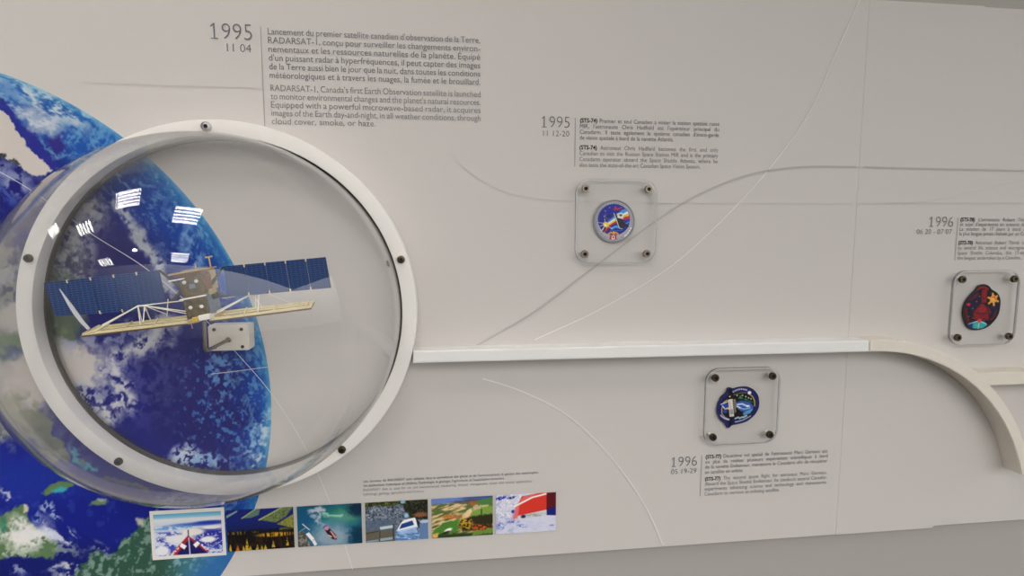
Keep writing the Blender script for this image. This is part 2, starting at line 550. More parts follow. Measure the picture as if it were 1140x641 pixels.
# ------------------------------------------------------------------ the Earth mural
def earth():
    ex, ey, er = -1.662, -0.507, 1.835
    nr, nc = 620, 560
    y = np.linspace(-1.555, ey + er - 0.002, nr)
    half = np.sqrt(np.maximum(er ** 2 - (y - ey) ** 2, 1e-6))
    xl = np.maximum(ex - half, -2.25); xr = ex + half
    t = np.linspace(0, 1, nc) ** 0.9
    X = xl[:, None] + (xr - xl)[:, None] * t[None, :]
    Y = np.repeat(y[:, None], nc, 1)
    u, v = ref_px(X, Y)
    d = er - np.hypot(X - ex, Y - ey)               # distance in from the limb
    th = np.degrees(np.arctan2(Y - ey, X - ex))
    n1 = fbm(u / 22, v / 22, 1, 6); n2 = np.clip((fbm(u / 10, v / 10, 2, 6) - .5) * 1.25 + .5, 0, 1); n3 = np.clip((fbm(u / 4.5, v / 4.5, 3, 4) - .5) * 1.2 + .5, 0, 1)
    wx = u + (fbm(u / 18, v / 18, 5, 6) - .5) * 34 + (n3 - .5) * 5
    wy = v + (fbm(u / 18, v / 18, 6, 6) - .5) * 34 + (fbm(u / 4, v / 4, 7, 3) - .5) * 5
    sx_ = u + (n3 - .5) * 5; sy_ = v + (fbm(u / 4, v / 4, 8, 3) - .5) * 5
    fib = fbm(th * 0.55 + n1 * 1.5, d * 42 + n2 * 2, 9, 4)        # streaks along the limb
    fib2 = fbm(th * 1.6, d * 110 + n3, 13, 3)
    wl = np.interp(v, [100, 300, 460, 560], [1.35, 1.0, .55, .7])
    rid = 1 - np.abs(2 * fbm(u / 16 + n1 * 1.5, v / 16 + n2 * 1.2, 14, 6) - 1)
    wisp = sst(.62, .95, rid * .7 + n3 * .45)
    diag = fbm((u * .72 + v * .69) / 30, (u * .69 - v * .72) / 5 + n1 * 4, 10, 6)
    diag2 = fbm((u * .45 - v * .89) / 22, (u * .89 + v * .45) / 4 + n1 * 3, 12, 6)
    p = Paint(X.shape, (26, 28, 104))
    p.on(sst(.35, .75, n1), (22, 24, 88), .7)
    # lower left sea is a clearer blue
    p.on(ell(wx, wy, 40, 590, 170, 110, .5), (18, 28, 122), .85)
    p.on(ell(wx, wy, 120, 640, 200, 40, .5), (15, 22, 84), .7)
    p.on(ell(wx, wy, 30, 530, 70, 30, .6), (30, 52, 146), .6)
    p.on(sst(.6, .75, n2) * sst(520, 560, v), (60, 90, 165), .25)
    # dull purple-grey middle seen under the lights
    p.on(ell(wx, wy, 120, 280, 70, 45, .6), (52, 50, 92), .7)
    p.on(ell(wx, wy, 225, 440, 45, 60, .6), (38, 36, 92), .7)
    # atmosphere towards the limb
    p.on(1 - sst(.05 * wl, .36 * wl, d + (n1 - .5) * .16), (28, 72, 150), .85)
    p.on((1 - sst(.01, .12 * wl, d + (n2 - .5) * .06)), (46, 112, 164), .85)
    p.on(sst(.52, .68, fib * .75 + fib2 * .25) * (1 - sst(.12 * wl, .42 * wl, d)), (120, 164, 190), .55)
    p.on(sst(.58, .72, diag * .6 + n3 * .4) * (1 - sst(.16 * wl, .42 * wl, d)) * sst(120, 180, v), (84, 132, 178), .5)
    p.on(sst(.5, .62, 1 - fib) * (1 - sst(.1, .5, d)), (22, 62, 140), .4)
    # upper left: bright haze under the limb
    hz = ell(wx, wy, 55, 122, 78, 22, .6, 28)
    p.on(hz * sst(.38, .6, fib * .7 + fib2 * .3), (180, 188, 192), .95)
    p.on(ell(wx, wy, 50, 132, 28, 12, .6, 30), (182, 188, 190), .7)
    p.on(ell(wx, wy, 15, 98, 32, 7, .6, 20) * sst(.4, .6, fib), (184, 196, 202), .8)
    p.on(ell(wx, wy, 120, 140, 40, 5, .7, 30) * sst(.4, .6, fib), (170, 190, 198), .7)
    p.on(ell(wx, wy, 98, 160, 42, 22, .5, 15), (22, 74, 146), .7)
    p.on(ell(wx, wy, 98, 160, 42, 22, .5, 15) * sst(.5, .62, diag2 * .6 + n3 * .4), (100, 150, 186), .65)
    p.on(ell(wx, wy, 66, 158, 11, 14, .35, -20), (42, 36, 112), .95)
    p.on(line(wx, wy, [(44, 148), (54, 166), (66, 176), (84, 172)], 4, 2), (120, 160, 188), .6)
    p.on(poly(sx_, sy_, [(0, 108), (14, 122), (24, 140), (42, 152), (52, 170), (66, 184), (56, 192), (34, 172), (14, 146), (0, 122)], 2), (36, 38, 124), .9)
    p.on(ell(wx, wy, 8, 100, 30, 9, .5, 30), (40, 96, 164), .6)
    land = [(-190, 108), (-12, 116), (0, 122), (4, 123), (13, 133), (17, 144), (27, 155), (30.5, 164), (43.6, 175), (60, 190), (44, 197), (33, 194), (20, 184), (9, 177), (0, 172), (-190, 160)]
    p.on(poly(sx_, sy_, land, 1), (186, 178, 171), 1)
    p.on(ell(sx_, sy_, 2, 173, 5, 2.5, .3, 20), (40, 40, 48)); p.on(ell(sx_, sy_, 16, 180, 7, 2, .3, 25), (60, 58, 62))
    p.on(ell(wx, wy, 18, 196, 30, 14, .6, 25) * sst(.38, .55, n2), (150, 160, 184), .75)
    p.on(ell(wx, wy, 0, 215, 26, 20, .5) * sst(.45, .6, diag), (70, 96, 168), .7)
    # clouds inside the dome, upper left
    p.on(ell(wx, wy, 62, 290, 40, 60, .6) * sst(.35, .6, n1), (78, 82, 92), .75)
    p.on(ell(wx, wy, 92, 240, 26, 34, .5) * np.maximum(wisp, sst(.48, .62, diag2)), (150, 152, 158), .75)
    p.on(ell(wx, wy, 100, 225, 16, 14, .5) * sst(.42, .55, n2), (160, 160, 162), .8)
    p.on(ell(wx, wy, 80, 262, 14, 16, .5) * sst(.35, .5, n2), (140, 140, 142), .6)
    p.on(ell(u, v, 70, 285, 34, 34, .5) * wisp, (160, 160, 162), .8)
    p.on(ell(wx, wy, 58, 308, 14, 5, .5), (112, 118, 104), .7)
    for pts, w, k in (([(128, 222), (146, 248), (160, 264), (174, 286), (184, 306), (194, 326)], 9, .85),
                      ([(150, 262), (166, 282), (176, 300), (184, 322)], 7, .9),
                      ([(120, 214), (140, 234), (156, 256)], 12, .4)):
        p.on(line(sx_ + (wx - u) * .4, sy_ + (wy - v) * .4, pts, w, 4) * np.maximum(wisp, sst(.38, .55, n2)), (168, 172, 176), k)
    p.on(line(wx, wy, [(204, 250), (214, 270), (222, 292), (230, 330)], 12, 6) * sst(.42, .58, diag2), (120, 156, 196), .7)
    p.on(line(wx, wy, [(170, 200), (186, 230), (196, 250)], 26, 12) * sst(.48, .6, diag2 * .5 + n3 * .5), (70, 104, 164), .6)
    p.on(line(wx, wy, [(184, 184), (214, 208), (240, 244)], 7, 4) * sst(.38, .55, n2), (150, 180, 200), .6)
    p.on(line(wx, wy, [(158, 178), (186, 192), (206, 214)], 18, 10) * sst(.4, .6, diag), (70, 110, 170), .6)
    p.on(ell(wx, wy, 110, 190, 40, 16, .6, -25) * sst(.4, .6, diag2), (90, 108, 150), .5)
    # land at the left seen through the dome wall
    p.on(poly(wx, wy, [(-230, 255), (10, 255), (30, 300), (60, 318), (72, 340), (84, 372), (70, 396), (60, 430), (30, 470), (-230, 480)], 5), (128, 128, 122), .95)
    p.on(ell(wx, wy, 72, 352, 24, 40, .4), (88, 100, 84), .9)
    p.on(ell(wx, wy, 66, 366, 10, 14, .5) * sst(.4, .6, n2), (112, 128, 92), .8)
    p.on(sst(.48, .6, n2) * (1 - sst(40, 60, u)) * sst(230, 260, v) * (1 - sst(330, 350, v)) * sst(-150, -20, u), (60, 62, 84), .8)
    p.on(ell(wx, wy, 18, 300, 26, 45, .5) * sst(.5, .62, n1), (150, 152, 158), .6)
    p.on(ell(wx, wy, 8, 352, 34, 14, .6), (176, 170, 162), .8)
    p.on(ell(wx, wy, 14, 385, 16, 14, .5), (86, 110, 70), .75)
    p.on(ell(wx, wy, 18, 391, 12, 7, .5), (40, 56, 100), .8)
    p.on(ell(wx, wy, 34, 425, 48, 30, .5), (184, 176, 168), .9)
    p.on(ell(wx, wy, 22, 455, 40, 18, .6) * sst(.45, .6, n2), (118, 122, 100), .75)
    p.on(ell(wx, wy, 4, 478, 14, 16, .6) * sst(.4, .6, n3), (180, 178, 174), .7)
    # white cloud sheet low left in the dome
    p.on(poly(wx, wy, [(52, 396), (60, 390), (83, 386), (98, 390), (115, 400), (112, 412), (106, 426), (87, 436), (74, 430), (60, 417)], 4), (186, 178, 172), .95)
    p.on(ell(wx, wy, 82, 404, 34, 22, .5), (186, 178, 172), .9)
    p.on(ell(wx, wy, 92, 438, 26, 14, .6) * sst(.42, .55, n3), (170, 176, 186), .85)
    p.on(ell(wx, wy, 104, 456, 22, 10, .6) * sst(.42, .55, n3), (190, 190, 190), .8)
    p.on(ell(wx, wy, 94, 384, 30, 7, .6, -12) * sst(.4, .6, n2), (150, 156, 180), .7)
    # looping cloud band
    band = [(182, 362), (176, 374), (160, 386), (140, 394), (128, 404), (124, 416), (132, 430), (136, 440), (126, 452), (112, 464)]
    p.on(line(wx, wy, band, 24, 12) * np.maximum(wisp, sst(.5, .6, n2)), (190, 190, 190), .95)
    p.on(ell(wx, wy, 162, 384, 22, 12, .6, -30) * np.maximum(wisp, sst(.5, .58, n3)), (186, 186, 186), .9)
    p.on(ell(u, v, 150, 410, 50, 60, .6) * wisp, (150, 154, 170), .22)
    p.on(ell(wx, wy, 138, 372, 40, 10, .7, -12) * sst(.48, .6, n2), (140, 146, 176), .6)
    # lower cloud patch
    p.on(ell(wx, wy, 206, 512, 18, 14, .6) * sst(.38, .5, n3), (186, 194, 200), .95)
    p.on(ell(wx, wy, 226, 518, 30, 10, .6) * sst(.45, .56, n3), (150, 176, 200), .85)
    # speckles on the right
    sp = ell(u, v, 262, 450, 60, 80, .5) * sst(.57, .66, diag * .4 + n3 * .6)
    p.on(sp, (76, 128, 180), .7)
    p.on(ell(u, v, 245, 415, 14, 30, .6) * sst(.52, .6, n3), (100, 140, 186), .6)
    p.on(line(wx, wy, [(304, 438), (298, 470), (292, 492), (280, 520)], 7, 3) * sst(.35, .5, n2), (182, 198, 204), .9)
    p.on(line(wx, wy, [(288, 470), (280, 496), (272, 508)], 4, 2) * sst(.4, .5, n2), (140, 176, 200), .8)
    # Florida, banks and islands
    p.on(poly(wx, wy, [(20, 452), (48, 462), (56, 470), (56, 484), (71, 500), (74, 514), (66, 520), (50, 506), (38, 494), (10, 472)], 2.5), (106, 110, 88), .95)
    p.on(poly(sx_, sy_, [(-190, 440), (20, 444), (34, 462), (40, 488), (20, 490), (-190, 470)], 6), (132, 134, 112), .7)
    for cx2, cy2, rx, ry, a in ((86, 500, 9, 5, 10), (95, 515, 12, 6, 30), (108, 518, 9, 3, -20), (88, 512, 5, 6, 0)):
        p.on(ell(wx, wy, cx2, cy2, rx, ry, .5, a) * sst(.3, .5, n3), (58, 150, 158), .9)
    p.on(ell(sx_, sy_, 92, 513, 4, 3, .5, 40), (96, 104, 78), .8)
    p.on(poly(sx_, sy_, [(47, 549), (56, 540), (70, 535), (82, 536), (86, 540), (74, 543), (62, 547), (52, 552)], 1.2), (88, 116, 76))
    p.on(ell(sx_, sy_, 67, 545, 8, 3, .5, -12), (54, 160, 176), .9)
    p.on(ell(sx_, sy_, 110, 559, 10, 3, .4, -8), (96, 120, 84)); p.on(ell(sx_, sy_, 114, 556, 5, 2, .4), (150, 160, 156), .8)
    p.on(line(sx_, sy_, [(118, 532), (134, 536), (152, 540), (164, 545)], 5, 2), (96, 104, 88), .8)
    # the land with the bright cloud, bottom left
    p.on(poly(sx_, sy_, [(-190, 590), (0, 575), (14, 566), (28, 560), (33, 563), (30, 576), (44, 590), (66, 606), (60, 622), (44, 620), (20, 618), (0, 622), (-190, 625)], 1.5), (82, 108, 74))
    p.on(poly(sx_, sy_, [(28, 560), (33, 562), (31, 569), (27, 569)], 1), (196, 186, 174), .9)
    p.on(ell(wx, wy, 30, 592, 26, 16, .6, 20) * sst(.36, .5, n3 * .5 + n2 * .5), (212, 210, 206), 1)
    p.on(ell(wx, wy, 26, 590, 15, 10, .5), (208, 206, 202), .9)
    p.on(ell(wx, wy, 66, 594, 34, 9, .6, 12) * sst(.44, .56, diag), (200, 204, 212), .9)
    p.on(ell(wx, wy, 60, 608, 30, 8, .6, 10) * sst(.5, .6, n3), (150, 164, 150), .7)
    p.on(ell(wx, wy, 58, 573, 12, 6, .5) * sst(.46, .56, n3), (160, 178, 204), .8)
    p.on(ell(wx, wy, 8, 612, 26, 7, .6) * sst(.46, .58, n3), (190, 194, 184), .7)
    p.on(ell(sx_, sy_, 4, 583, 3, 9, .4), (40, 116, 96), .7)
    p.on(ell(wx, wy, 5, 552, 6, 4, .5) * sst(.35, .5, n3), (200, 200, 204), .8)
    p.on(ell(wx, wy, 72, 632, 16, 5, .6) * sst(.4, .5, n3), (196, 198, 198), .85)
    p.on(ell(wx, wy, 22, 638, 10, 5, .6) * sst(.4, .5, n3), (170, 178, 200), .7)
    # dark green coast at the bottom
    coast = [(84, 634), (104, 620), (120, 616), (130, 602), (142, 590), (154, 580), (170, 572), (190, 575), (236, 600), (250, 660), (84, 660)]
    p.on(poly(wx, wy, coast, 2.5), (44, 76, 62), 1)
    p.on(poly(wx, wy, coast, 4) * sst(.5, .62, diag2 * .45 + n3 * .55), (128, 150, 142), .75)
    p.on(poly(wx, wy, coast, 4) * sst(175, 215, u), (62, 116, 138), .8)
    p.on(poly(wx, wy, coast, 4) * sst(175, 200, u) * sst(.52, .64, diag2 * .45 + n3 * .55), (130, 164, 172), .6)
    p.on(ell(sx_, sy_, 156, 581, 5, 5, .4, -40), (190, 180, 168), .8)
    p.on(ell(wx, wy, 110, 612, 12, 5, .6) * sst(.44, .54, n3), (186, 192, 188), .6)
    p.on(line(wx, wy, [(84, 620), (100, 608), (118, 604)], 3, 2) * sst(.4, .55, n2), (130, 140, 170), .5)
    p.on((1 - sst(.06, .2, d)) * sst(600, 615, v), (44, 96, 152), .9)
    # thin pale rim of air
    p.on((1 - sst(.0, .035, d)) * (1 - sst(480, 560, v)), (98, 160, 186), .55)
    o = grid_mesh('earth_mural', to_world(X, Y, np.full_like(X, 0.002)), p.c, MT['print'])
    tag(o, 'large printed picture of the blue Earth with clouds, behind the dome at left', 'mural')
    return o
mural = earth()
orbit([(-150, 118), (-70, 153), (0, 191), (34, 211), (70, 236), (105, 262), (162, 298), (215, 342), (263, 392), (304, 440), (340, 498), (366, 555), (384, 606), (393, 634)], 0.0029, MT['line_white'], P_left)
orbit([(235, 416), (262, 413), (300, 408)], 0.004, MT['line_faint'], P_left)

# ------------------------------------------------------------------ lettering
def text_mesh(bm, lines, x0, y_top, size, pitch, width=None, align='L', ys=1.0, h=0.003, offset=0.0, mi=0, squeeze=1.0, last_ragged=True, italic=()):
    """set lines of text as flat letters; lines are justified to width. Units of the wall."""
    for i, s in enumerate(lines):
        cu = bpy.data.curves.new('t', 'FONT')
        cu.body = s
        cu.size = size
        cu.offset = offset
        cu.resolution_u = 3
        def build(ws):
            cu.space_word = ws
            ob = bpy.data.objects.new('t', cu)
            C.objects.link(ob)
            bpy.context.view_layer.update()
            dg = bpy.context.evaluated_depsgraph_get()
            me = bpy.data.meshes.new_from_object(ob.evaluated_get(dg))
            bpy.data.objects.remove(ob)
            co = np.empty(len(me.vertices) * 3); me.vertices.foreach_get('co', co)
            return me, co.reshape(-1, 3)
        me, co = build(1.0)
        lo = co[:, 0].min(); wd = (co[:, 0].max() - lo) * squeeze
        k = squeeze
        just = width and not (last_ragged and i == len(lines) - 1)
        if just:
            nat = wd
            me2, co2 = build(2.0)
            gain = (co2[:, 0].max() - co2[:, 0].min()) * squeeze - wd
            ws = 1.0 + (width - nat) / max(gain, 1e-6)
            ws = min(max(ws, 0.75), 2.6)
            me, co = build(ws)
            lo = co[:, 0].min()
            wd = co[:, 0].max() - lo
            k = width / wd
        elif width:
            k = min(squeeze, width / (wd / squeeze))
        base = len(bm.verts)
        tot = (co[:, 0].max() - lo) * k
        xs = x0 if align == 'L' else x0 - tot
        vs_ = [bm.verts.new(W(xs + (c[0] - lo) * k, y_top - i * pitch + c[1] * ys, h)) for c in co]
        for pgn in me.polygons:
            try:
                f = bm.faces.new([vs_[j] for j in pgn.vertices]); f.material_index = mi
            except ValueError:
                pass
        bpy.data.curves.remove(cu)
    for f in bm.faces:
        f.normal_update()
        if f.normal.y > 0:
            f.normal_flip()

def caption(label, year, date, year_px, date_px, yw, dw, rule_px, fr, en, fr_px, en_px, wd_px, pitch_fr, pitch_en, size, bold=None, squeeze=0.8):
    """year and date at the left of a rule, French above English at its right"""
    x, y = at(*rule_px[0])
    t = thing('wall_caption', W(x, at(*rule_px[1])[1], 0.001), label, 'caption')
    if year:
        for nm, s, px, w_ in (('year_number', year, year_px, yw), ('date_number', date, date_px, dw)):
            xr_, yb = at(*px)
            bm = bmesh.new()
            text_mesh(bm, [s], 0, 0, 0.1, 0, offset=-0.0016 if nm == 'year_number' else -0.0008)
            if nm == 'year_number':               # the numeral one has a flag and a foot
                zt = max(v.co.z for v in bm.verts); zb = Z0; hh = zt - zb
                x1 = min(v.co.x for v in bm.verts)
                xe = max(v.co.x for v in bm.verts if v.co.x < x1 + .2 * hh)
                for v in bm.verts:
                    if v.co.x > xe + .02 * hh: v.co.x += .05 * hh
                bm.verts.ensure_lookup_table()
                yy = bm.verts[0].co.y
                for q in ([(x1 - .2 * hh, zb), (xe + .2 * hh, zb), (xe + .2 * hh, zb + .06 * hh), (x1 - .2 * hh, zb + .06 * hh)],
                          [(x1 - .2 * hh, zt - .2 * hh), (x1 - .18 * hh, zt - .27 * hh), (x1 + .01 * hh, zt - .13 * hh), (x1 + .01 * hh, zt - .02 * hh)]):
                    f = bm.faces.new([bm.verts.new((px_, yy - .00005, pz_)) for px_, pz_ in q])
                    f.normal_update()
                    if f.normal.y > 0: f.normal_flip()
                bm.verts.ensure_lookup_table()
            X = [v.co.x for v in bm.verts]; Yv = [v.co.z for v in bm.verts]
            k = w_ * U / (max(X) - min(X)); xm = max(X)
            ky = k * (1.08 if nm == 'year_number' else 1.0)
            for v in bm.verts:
                v.co.x = xr_ * U + (v.co.x - xm) * k
                v.co.z = Z0 + yb * U + (v.co.z - Z0) * ky
            obj(nm, bm, MT['ink_year'], t)
    xr_, y0 = at(*rule_px[0]); _, y1 = at(*rule_px[1])
    strip('rule_line', [(xr_, y0), (xr_, y1)], 0.0045, 0.003, MT['ink_rule'], t)
    for nm, ls, px, pit, m in (('french_text', fr, fr_px, pitch_fr, 'ink'), ('english_text', en, en_px, pitch_en, 'ink_mid')):
        x0, yb = at(*px)
        bm = bmesh.new()
        text_mesh(bm, ls, x0, yb, size, pit, width=wd_px, squeeze=squeeze, offset=0.0)
        o = obj(nm, bm, MT[m], t)
        if bold:
            bm = bmesh.new()
            text_mesh(bm, [bold], x0, yb, size, pit, squeeze=squeeze, h=0.0036, offset=0.0008)
            obj('mission_code', bm, MT['ink_bold'], o)
    return t

a0 = at(298.3, 37.6); a1 = at(300, 86.2); b0 = at(301.2, 100.6)
p1 = (a0[1] - a1[1]) / 5
caption('large grey bilingual caption dated 1995 11 04 above the dome', '1995', '11 04', (281, 45), (280, 58.5),
        at(281, 45)[0] - at(235, 45)[0], at(280, 58)[0] - at(253, 58)[0], ((290.2, 29.5), (295.5, 146)),
        ["Lancement du premier satellite canadien d'observation de la Terre,", "RADARSAT-1, conçu pour surveiller les changements environ-",
         "nementaux et les ressources naturelles de la planète. Équipé", "d'un puissant radar à hyperfréquences, il peut capter des images",
         "de la Terre aussi bien le jour que la nuit, dans toutes les conditions", "météorologiques et à travers les nuages, la fumée et le brouillard."],
        ["RADARSAT-1, Canada's first Earth Observation satellite is launched", "to monitor environmental changes and the planet's natural resources.",
         "Equipped with a powerful microwave-based radar, it acquires", "images of the Earth day-and-night, in all weather conditions, through",
         "cloud cover, smoke, or haze."],
        (298.3, 38.3), (301.2, 101.2), at(534.5, 46.4)[0] - a0[0], p1, (b0[1] - at(302, 137.5)[1]) / 4, 0.047, squeeze=1.0)

c0 = at(645.5, 136.2); c1 = at(645, 155.3)
caption('small bilingual caption dated 1995 11 12-20 above the round patch', '1995', '11 12-20', (634, 142.5), (633.5, 152),
        at(634, 140)[0] - at(603, 140)[0], at(633, 152)[0] - at(604, 152)[0], ((640.3, 131.5), (639.2, 185.5)),
        ["(STS-74) Premier et seul Canadien à visiter la station spatiale russe", "MIR, l'astronaute Chris Hadfield est l'opérateur principal du",
         "Canadarm. Il teste également le système canadien d'avant-garde", "de vision spatiale à bord de la navette Atlantis."],
        ["(STS-74) Astronaut Chris Hadfield becomes the first and only", "Canadian to visit the Russian Space Station MIR and is the primary",
         "Canadarm operator aboard the Space Shuttle Atlantis, where he", "also tests the state-of-the-art Canadian Space Vision System."],
        (645.5, 136.2), (645.0, 166.2), at(800.5, 140.3)[0] - c0[0], (c0[1] - c1[1]) / 3, (at(645, 166.2)[1] - at(644.8, 185.6)[1]) / 3, 0.0335, '(STS-74)', squeeze=0.9)

d0 = at(785.3, 510); d1 = at(784.8, 527)
caption('small bilingual caption dated 1996 05 19-29 below the navy patch', '1996', '05 19-29', (775.5, 518), (775, 526),
        at(775.5, 518)[0] - at(747.5, 518)[0], at(775, 526)[0] - at(747, 526)[0], ((781, 506.5), (779.2, 552)),
        ["(STS-77) Deuxième vol spatial de l'astronaute Marc Garneau qui,", "en plus de réaliser plusieurs expériences scientifiques à bord",
         "de la navette Endeavour, manœuvre le Canadarm afin de récupérer", "un satellite en orbite."],
        ["(STS-77) The second space flight for astronaut Marc Garneau.", "Aboard the Space Shuttle Endeavour, he conducts several Canadian",
         "experiments advancing science and technology and manoeuvres", "Canadarm to retrieve an orbiting satellite."],
        (785.3, 510.2), (784.6, 534.8), at(921.5, 503.2)[0] - d0[0], (d0[1] - d1[1]) / 3, (at(784.6, 534.8)[1] - at(784.2, 551.5)[1]) / 3, 0.0335, '(STS-77)', squeeze=0.9)

e0 = at(1068.8, 246.2); e1 = at(1068, 262)
caption('small bilingual caption dated 1996 06 20 above the red egg-shaped patch', '1996', '06 20 - 07 07', (1060.5, 252.5), (1059, 260.5),
        at(1060.5, 252)[0] - at(1034, 252)[0], at(1059, 260)[0] - at(1020, 260)[0], ((1066.3, 242), (1061.6, 290)),
        ["(STS-78) L'astronaute Robert Thirsk est à la fois opérateur", "et sujet d'expériences en sciences de la vie et en micropesanteur.",
         "La mission de 17 jours à bord de la navette Columbia est", "la plus longue jamais réalisée par un Canadien."],
        ["(STS-78) Astronaut Robert Thirsk is both operator and subject", "by several life science and microgravity experiments aboard the",
         "Space Shuttle Columbia, this 17-day mission is to this date", "the longest undertaken by a Canadian."],
        (1068.8, 246.2), (1066.5, 272), at(800.5, 140.3)[0] - c0[0], (e0[1] - e1[1]) / 3, (at(1066.5, 272)[1] - at(1064, 289)[1]) / 3, 0.0335, '(STS-78)', squeeze=0.9)

# the fine caption over the row of photographs
f0 = at(405, 536.8); f1 = at(404.5, 546.5)
t = thing('wall_caption', W(f0[0], f1[1] - 0.06, 0.001), 'tiny four-line bilingual caption directly above the row of photographs', 'caption')
bm = bmesh.new()
text_mesh(bm, ["Les données de RADARSAT sont utilisées dans la surveillance des glaces et de l'environnement, la gestion des catastrophes,",
               "les applications océaniques et côtières, l'hydrologie, la géologie, l'agriculture, et l'exploitation forestière."],
          f0[0], f0[1], 0.0225, 0.026, width=at(599.5, 527)[0] - f0[0], squeeze=0.88, offset=0.0002)
obj('french_text', bm, MT['ink'], t)
bm = bmesh.new()
text_mesh(bm, ["RADARSAT data is used for ice and environmental monitoring, disaster management, ocean and coastal applications,",
               "hydrology, geology, agriculture and forestry."],
          f1[0], f1[1], 0.0225, 0.026, width=at(592, 538)[0] - f1[0], squeeze=0.88)
obj('english_text', bm, MT['ink_mid'], t)

# ------------------------------------------------------------------ photographs
def photo_paint(fn, nx=150, ny=96):
    x = np.linspace(0, 1, nx); y = np.linspace(0, 1, ny)
    X, Y = np.meshgrid(x, y)
    return X, Y, fn(X * 150, Y * 96)            # painter space 150 x 96, y down

def ph_ice(x, y):
    n = fbm(x / 9, y / 5, 21); n3 = fbm(x / 4, y / 3, 22, 3)
    p = Paint(x.shape, (190, 196, 208))
    p.on(1 - sst(6, 16, y), (120, 176, 200)); p.on(1 - sst(0, 8, y), (74, 146, 178), .7 )
    p.on(sst(8, 14, y) * (1 - sst(14, 24, y)), (206, 208, 206), .9)
    p.on(ell(x, y, 100, 27, 60, 4, .5) , (50, 84, 170), .9); p.on(ell(x, y, 40, 32, 50, 5, .5) * sst(.4, .55, n), (92, 142, 196), .9)
    p.on(ell(x, y, 125, 24, 34, 4, .5), (34, 44, 150), .9)
    fl = sst(.46, .52, fbm(x / 14, y / 7, 25))
    p.on(fl * sst(38, 46, y), (42, 56, 156), .9)
    p.on(ell(x, y, 125, 60, 45, 22, .4), (34, 36, 140), .9)
    p.on(ell(x, y, 128, 36, 22, 4, .3), (214, 212, 208)); p.on(ell(x, y, 85, 45, 26, 8, .3), (216, 210, 204))
    p.on(ell(x, y, 118, 64, 18, 7, .3), (218, 214, 212)); p.on(ell(x, y, 55, 58, 34, 10, .4), (214, 210, 208))
    p.on(ell(x, y, 15, 84, 16, 12, .3), (212, 212, 216)); p.on(ell(x, y, 14, 58, 10, 7, .4) * sst(.4, .5, n3), (40, 50, 140))
    p.on(sst(.6, .68, n3) * sst(44, 50, y), (200, 206, 222), .8)
    p.on(poly(x, y, [(74, 52), (120, 92), (30, 96)], 1.5), (150, 36, 40))
    p.on(poly(x, y, [(76, 60), (116, 96), (46, 96)], 1.5), (28, 24, 86))
    p.on(poly(x, y, [(58, 68), (70, 76), (64, 84), (54, 76)], 1), (226, 222, 220)); p.on(poly(x, y, [(84, 74), (94, 66), (100, 72), (90, 82)], 1), (222, 220, 220))
    p.on(line(x, y, [(36, 94), (50, 80), (44, 76)], 5, 1) * sst(.4, .5, n3), (220, 218, 222), .9)
    p.on(line(x, y, [(104, 76), (116, 90)], 5, 1) * sst(.4, .5, n3), (214, 214, 224), .9)
    p.on(line(x, y, [(75, 40), (76, 96)], 2.4, .8), (196, 192, 200)); p.on(line(x, y, [(75, 40), (75, 56)], 2.6, .8), (60, 60, 110))
    return p.c
def ph_forest(x, y):
    n = fbm(x / 6, y / 6, 31); n3 = fbm(x / 3, y / 3, 32, 3)
    p = Paint(x.shape, (24, 34, 104))
    p.on(sst(20, 60, y), (16, 28, 70))
    p.on(poly(x, y, [(0, 12), (26, 0), (24, 5), (0, 18)], 1), (112, 140, 130))
    p.on(poly(x, y, [(34, 20), (64, 0), (76, 0), (72, 14), (54, 20)], 1.5), (86, 112, 96)); p.on(line(x, y, [(34, 20), (66, 0)], 2, 1), (160, 176, 130))
    hill = [(72, 26), (130, -2), (150, 0), (132, 22), (110, 34)]
    p.on(poly(x, y, hill, 1.5), (104, 118, 70)); p.on(poly(x, y, hill, 1.5) * sst(.5, .6, n3), (62, 76, 52), .7); p.on(line(x, y, [(72, 26), (124, 0)], 2.5, 1), (168, 172, 104))
    h3 = [(112, 38), (150, 16), (150, 52), (132, 44)]
    p.on(poly(x, y, h3, 1.5), (132, 132, 58)); p.on(poly(x, y, h3, 1.5) * sst(.5, .6, n3), (84, 88, 44), .6)
    p.on(poly(x, y, [(118, 48), (150, 46), (150, 54), (116, 54)], 2), (132, 140, 48), .8)
    p.on(sst(44, 56, y + (n - .5) * 10), (18, 14, 16))
    p.on(sst(.52, .62, fbm(x / 4, y / 12, 33)) * sst(60, 70, y), (46, 30, 14), .8)
    p.on(ell(x, y, 108, 62, 40, 5, .5) * sst(.4, .52, fbm(x / 3, y / 9, 34)), (190, 140, 34), .95)
    p.on(ell(x, y, 30, 54, 40, 4, .5) * sst(.52, .6, fbm(x / 3, y / 9, 35)), (120, 100, 44), .8)
    for cx_, t_, b_, w_ in ((6, 78, 96, 4), (22, 82, 96, 5), (43, 68, 96, 5), (35, 84, 96, 4), (66, 82, 96, 4), (76, 84, 96, 3), (84, 84, 96, 4), (102, 76, 92, 4), (134, 70, 90, 3.5), (50, 84, 96, 4)):
        p.on(poly(x, y, [(cx_, t_), (cx_ + w_, b_), (cx_ - w_, b_)], 1.4) * sst(.25, .45, n3), (196, 160, 46) if cx_ != 22 else (190, 100, 34), .95)
    return p.c
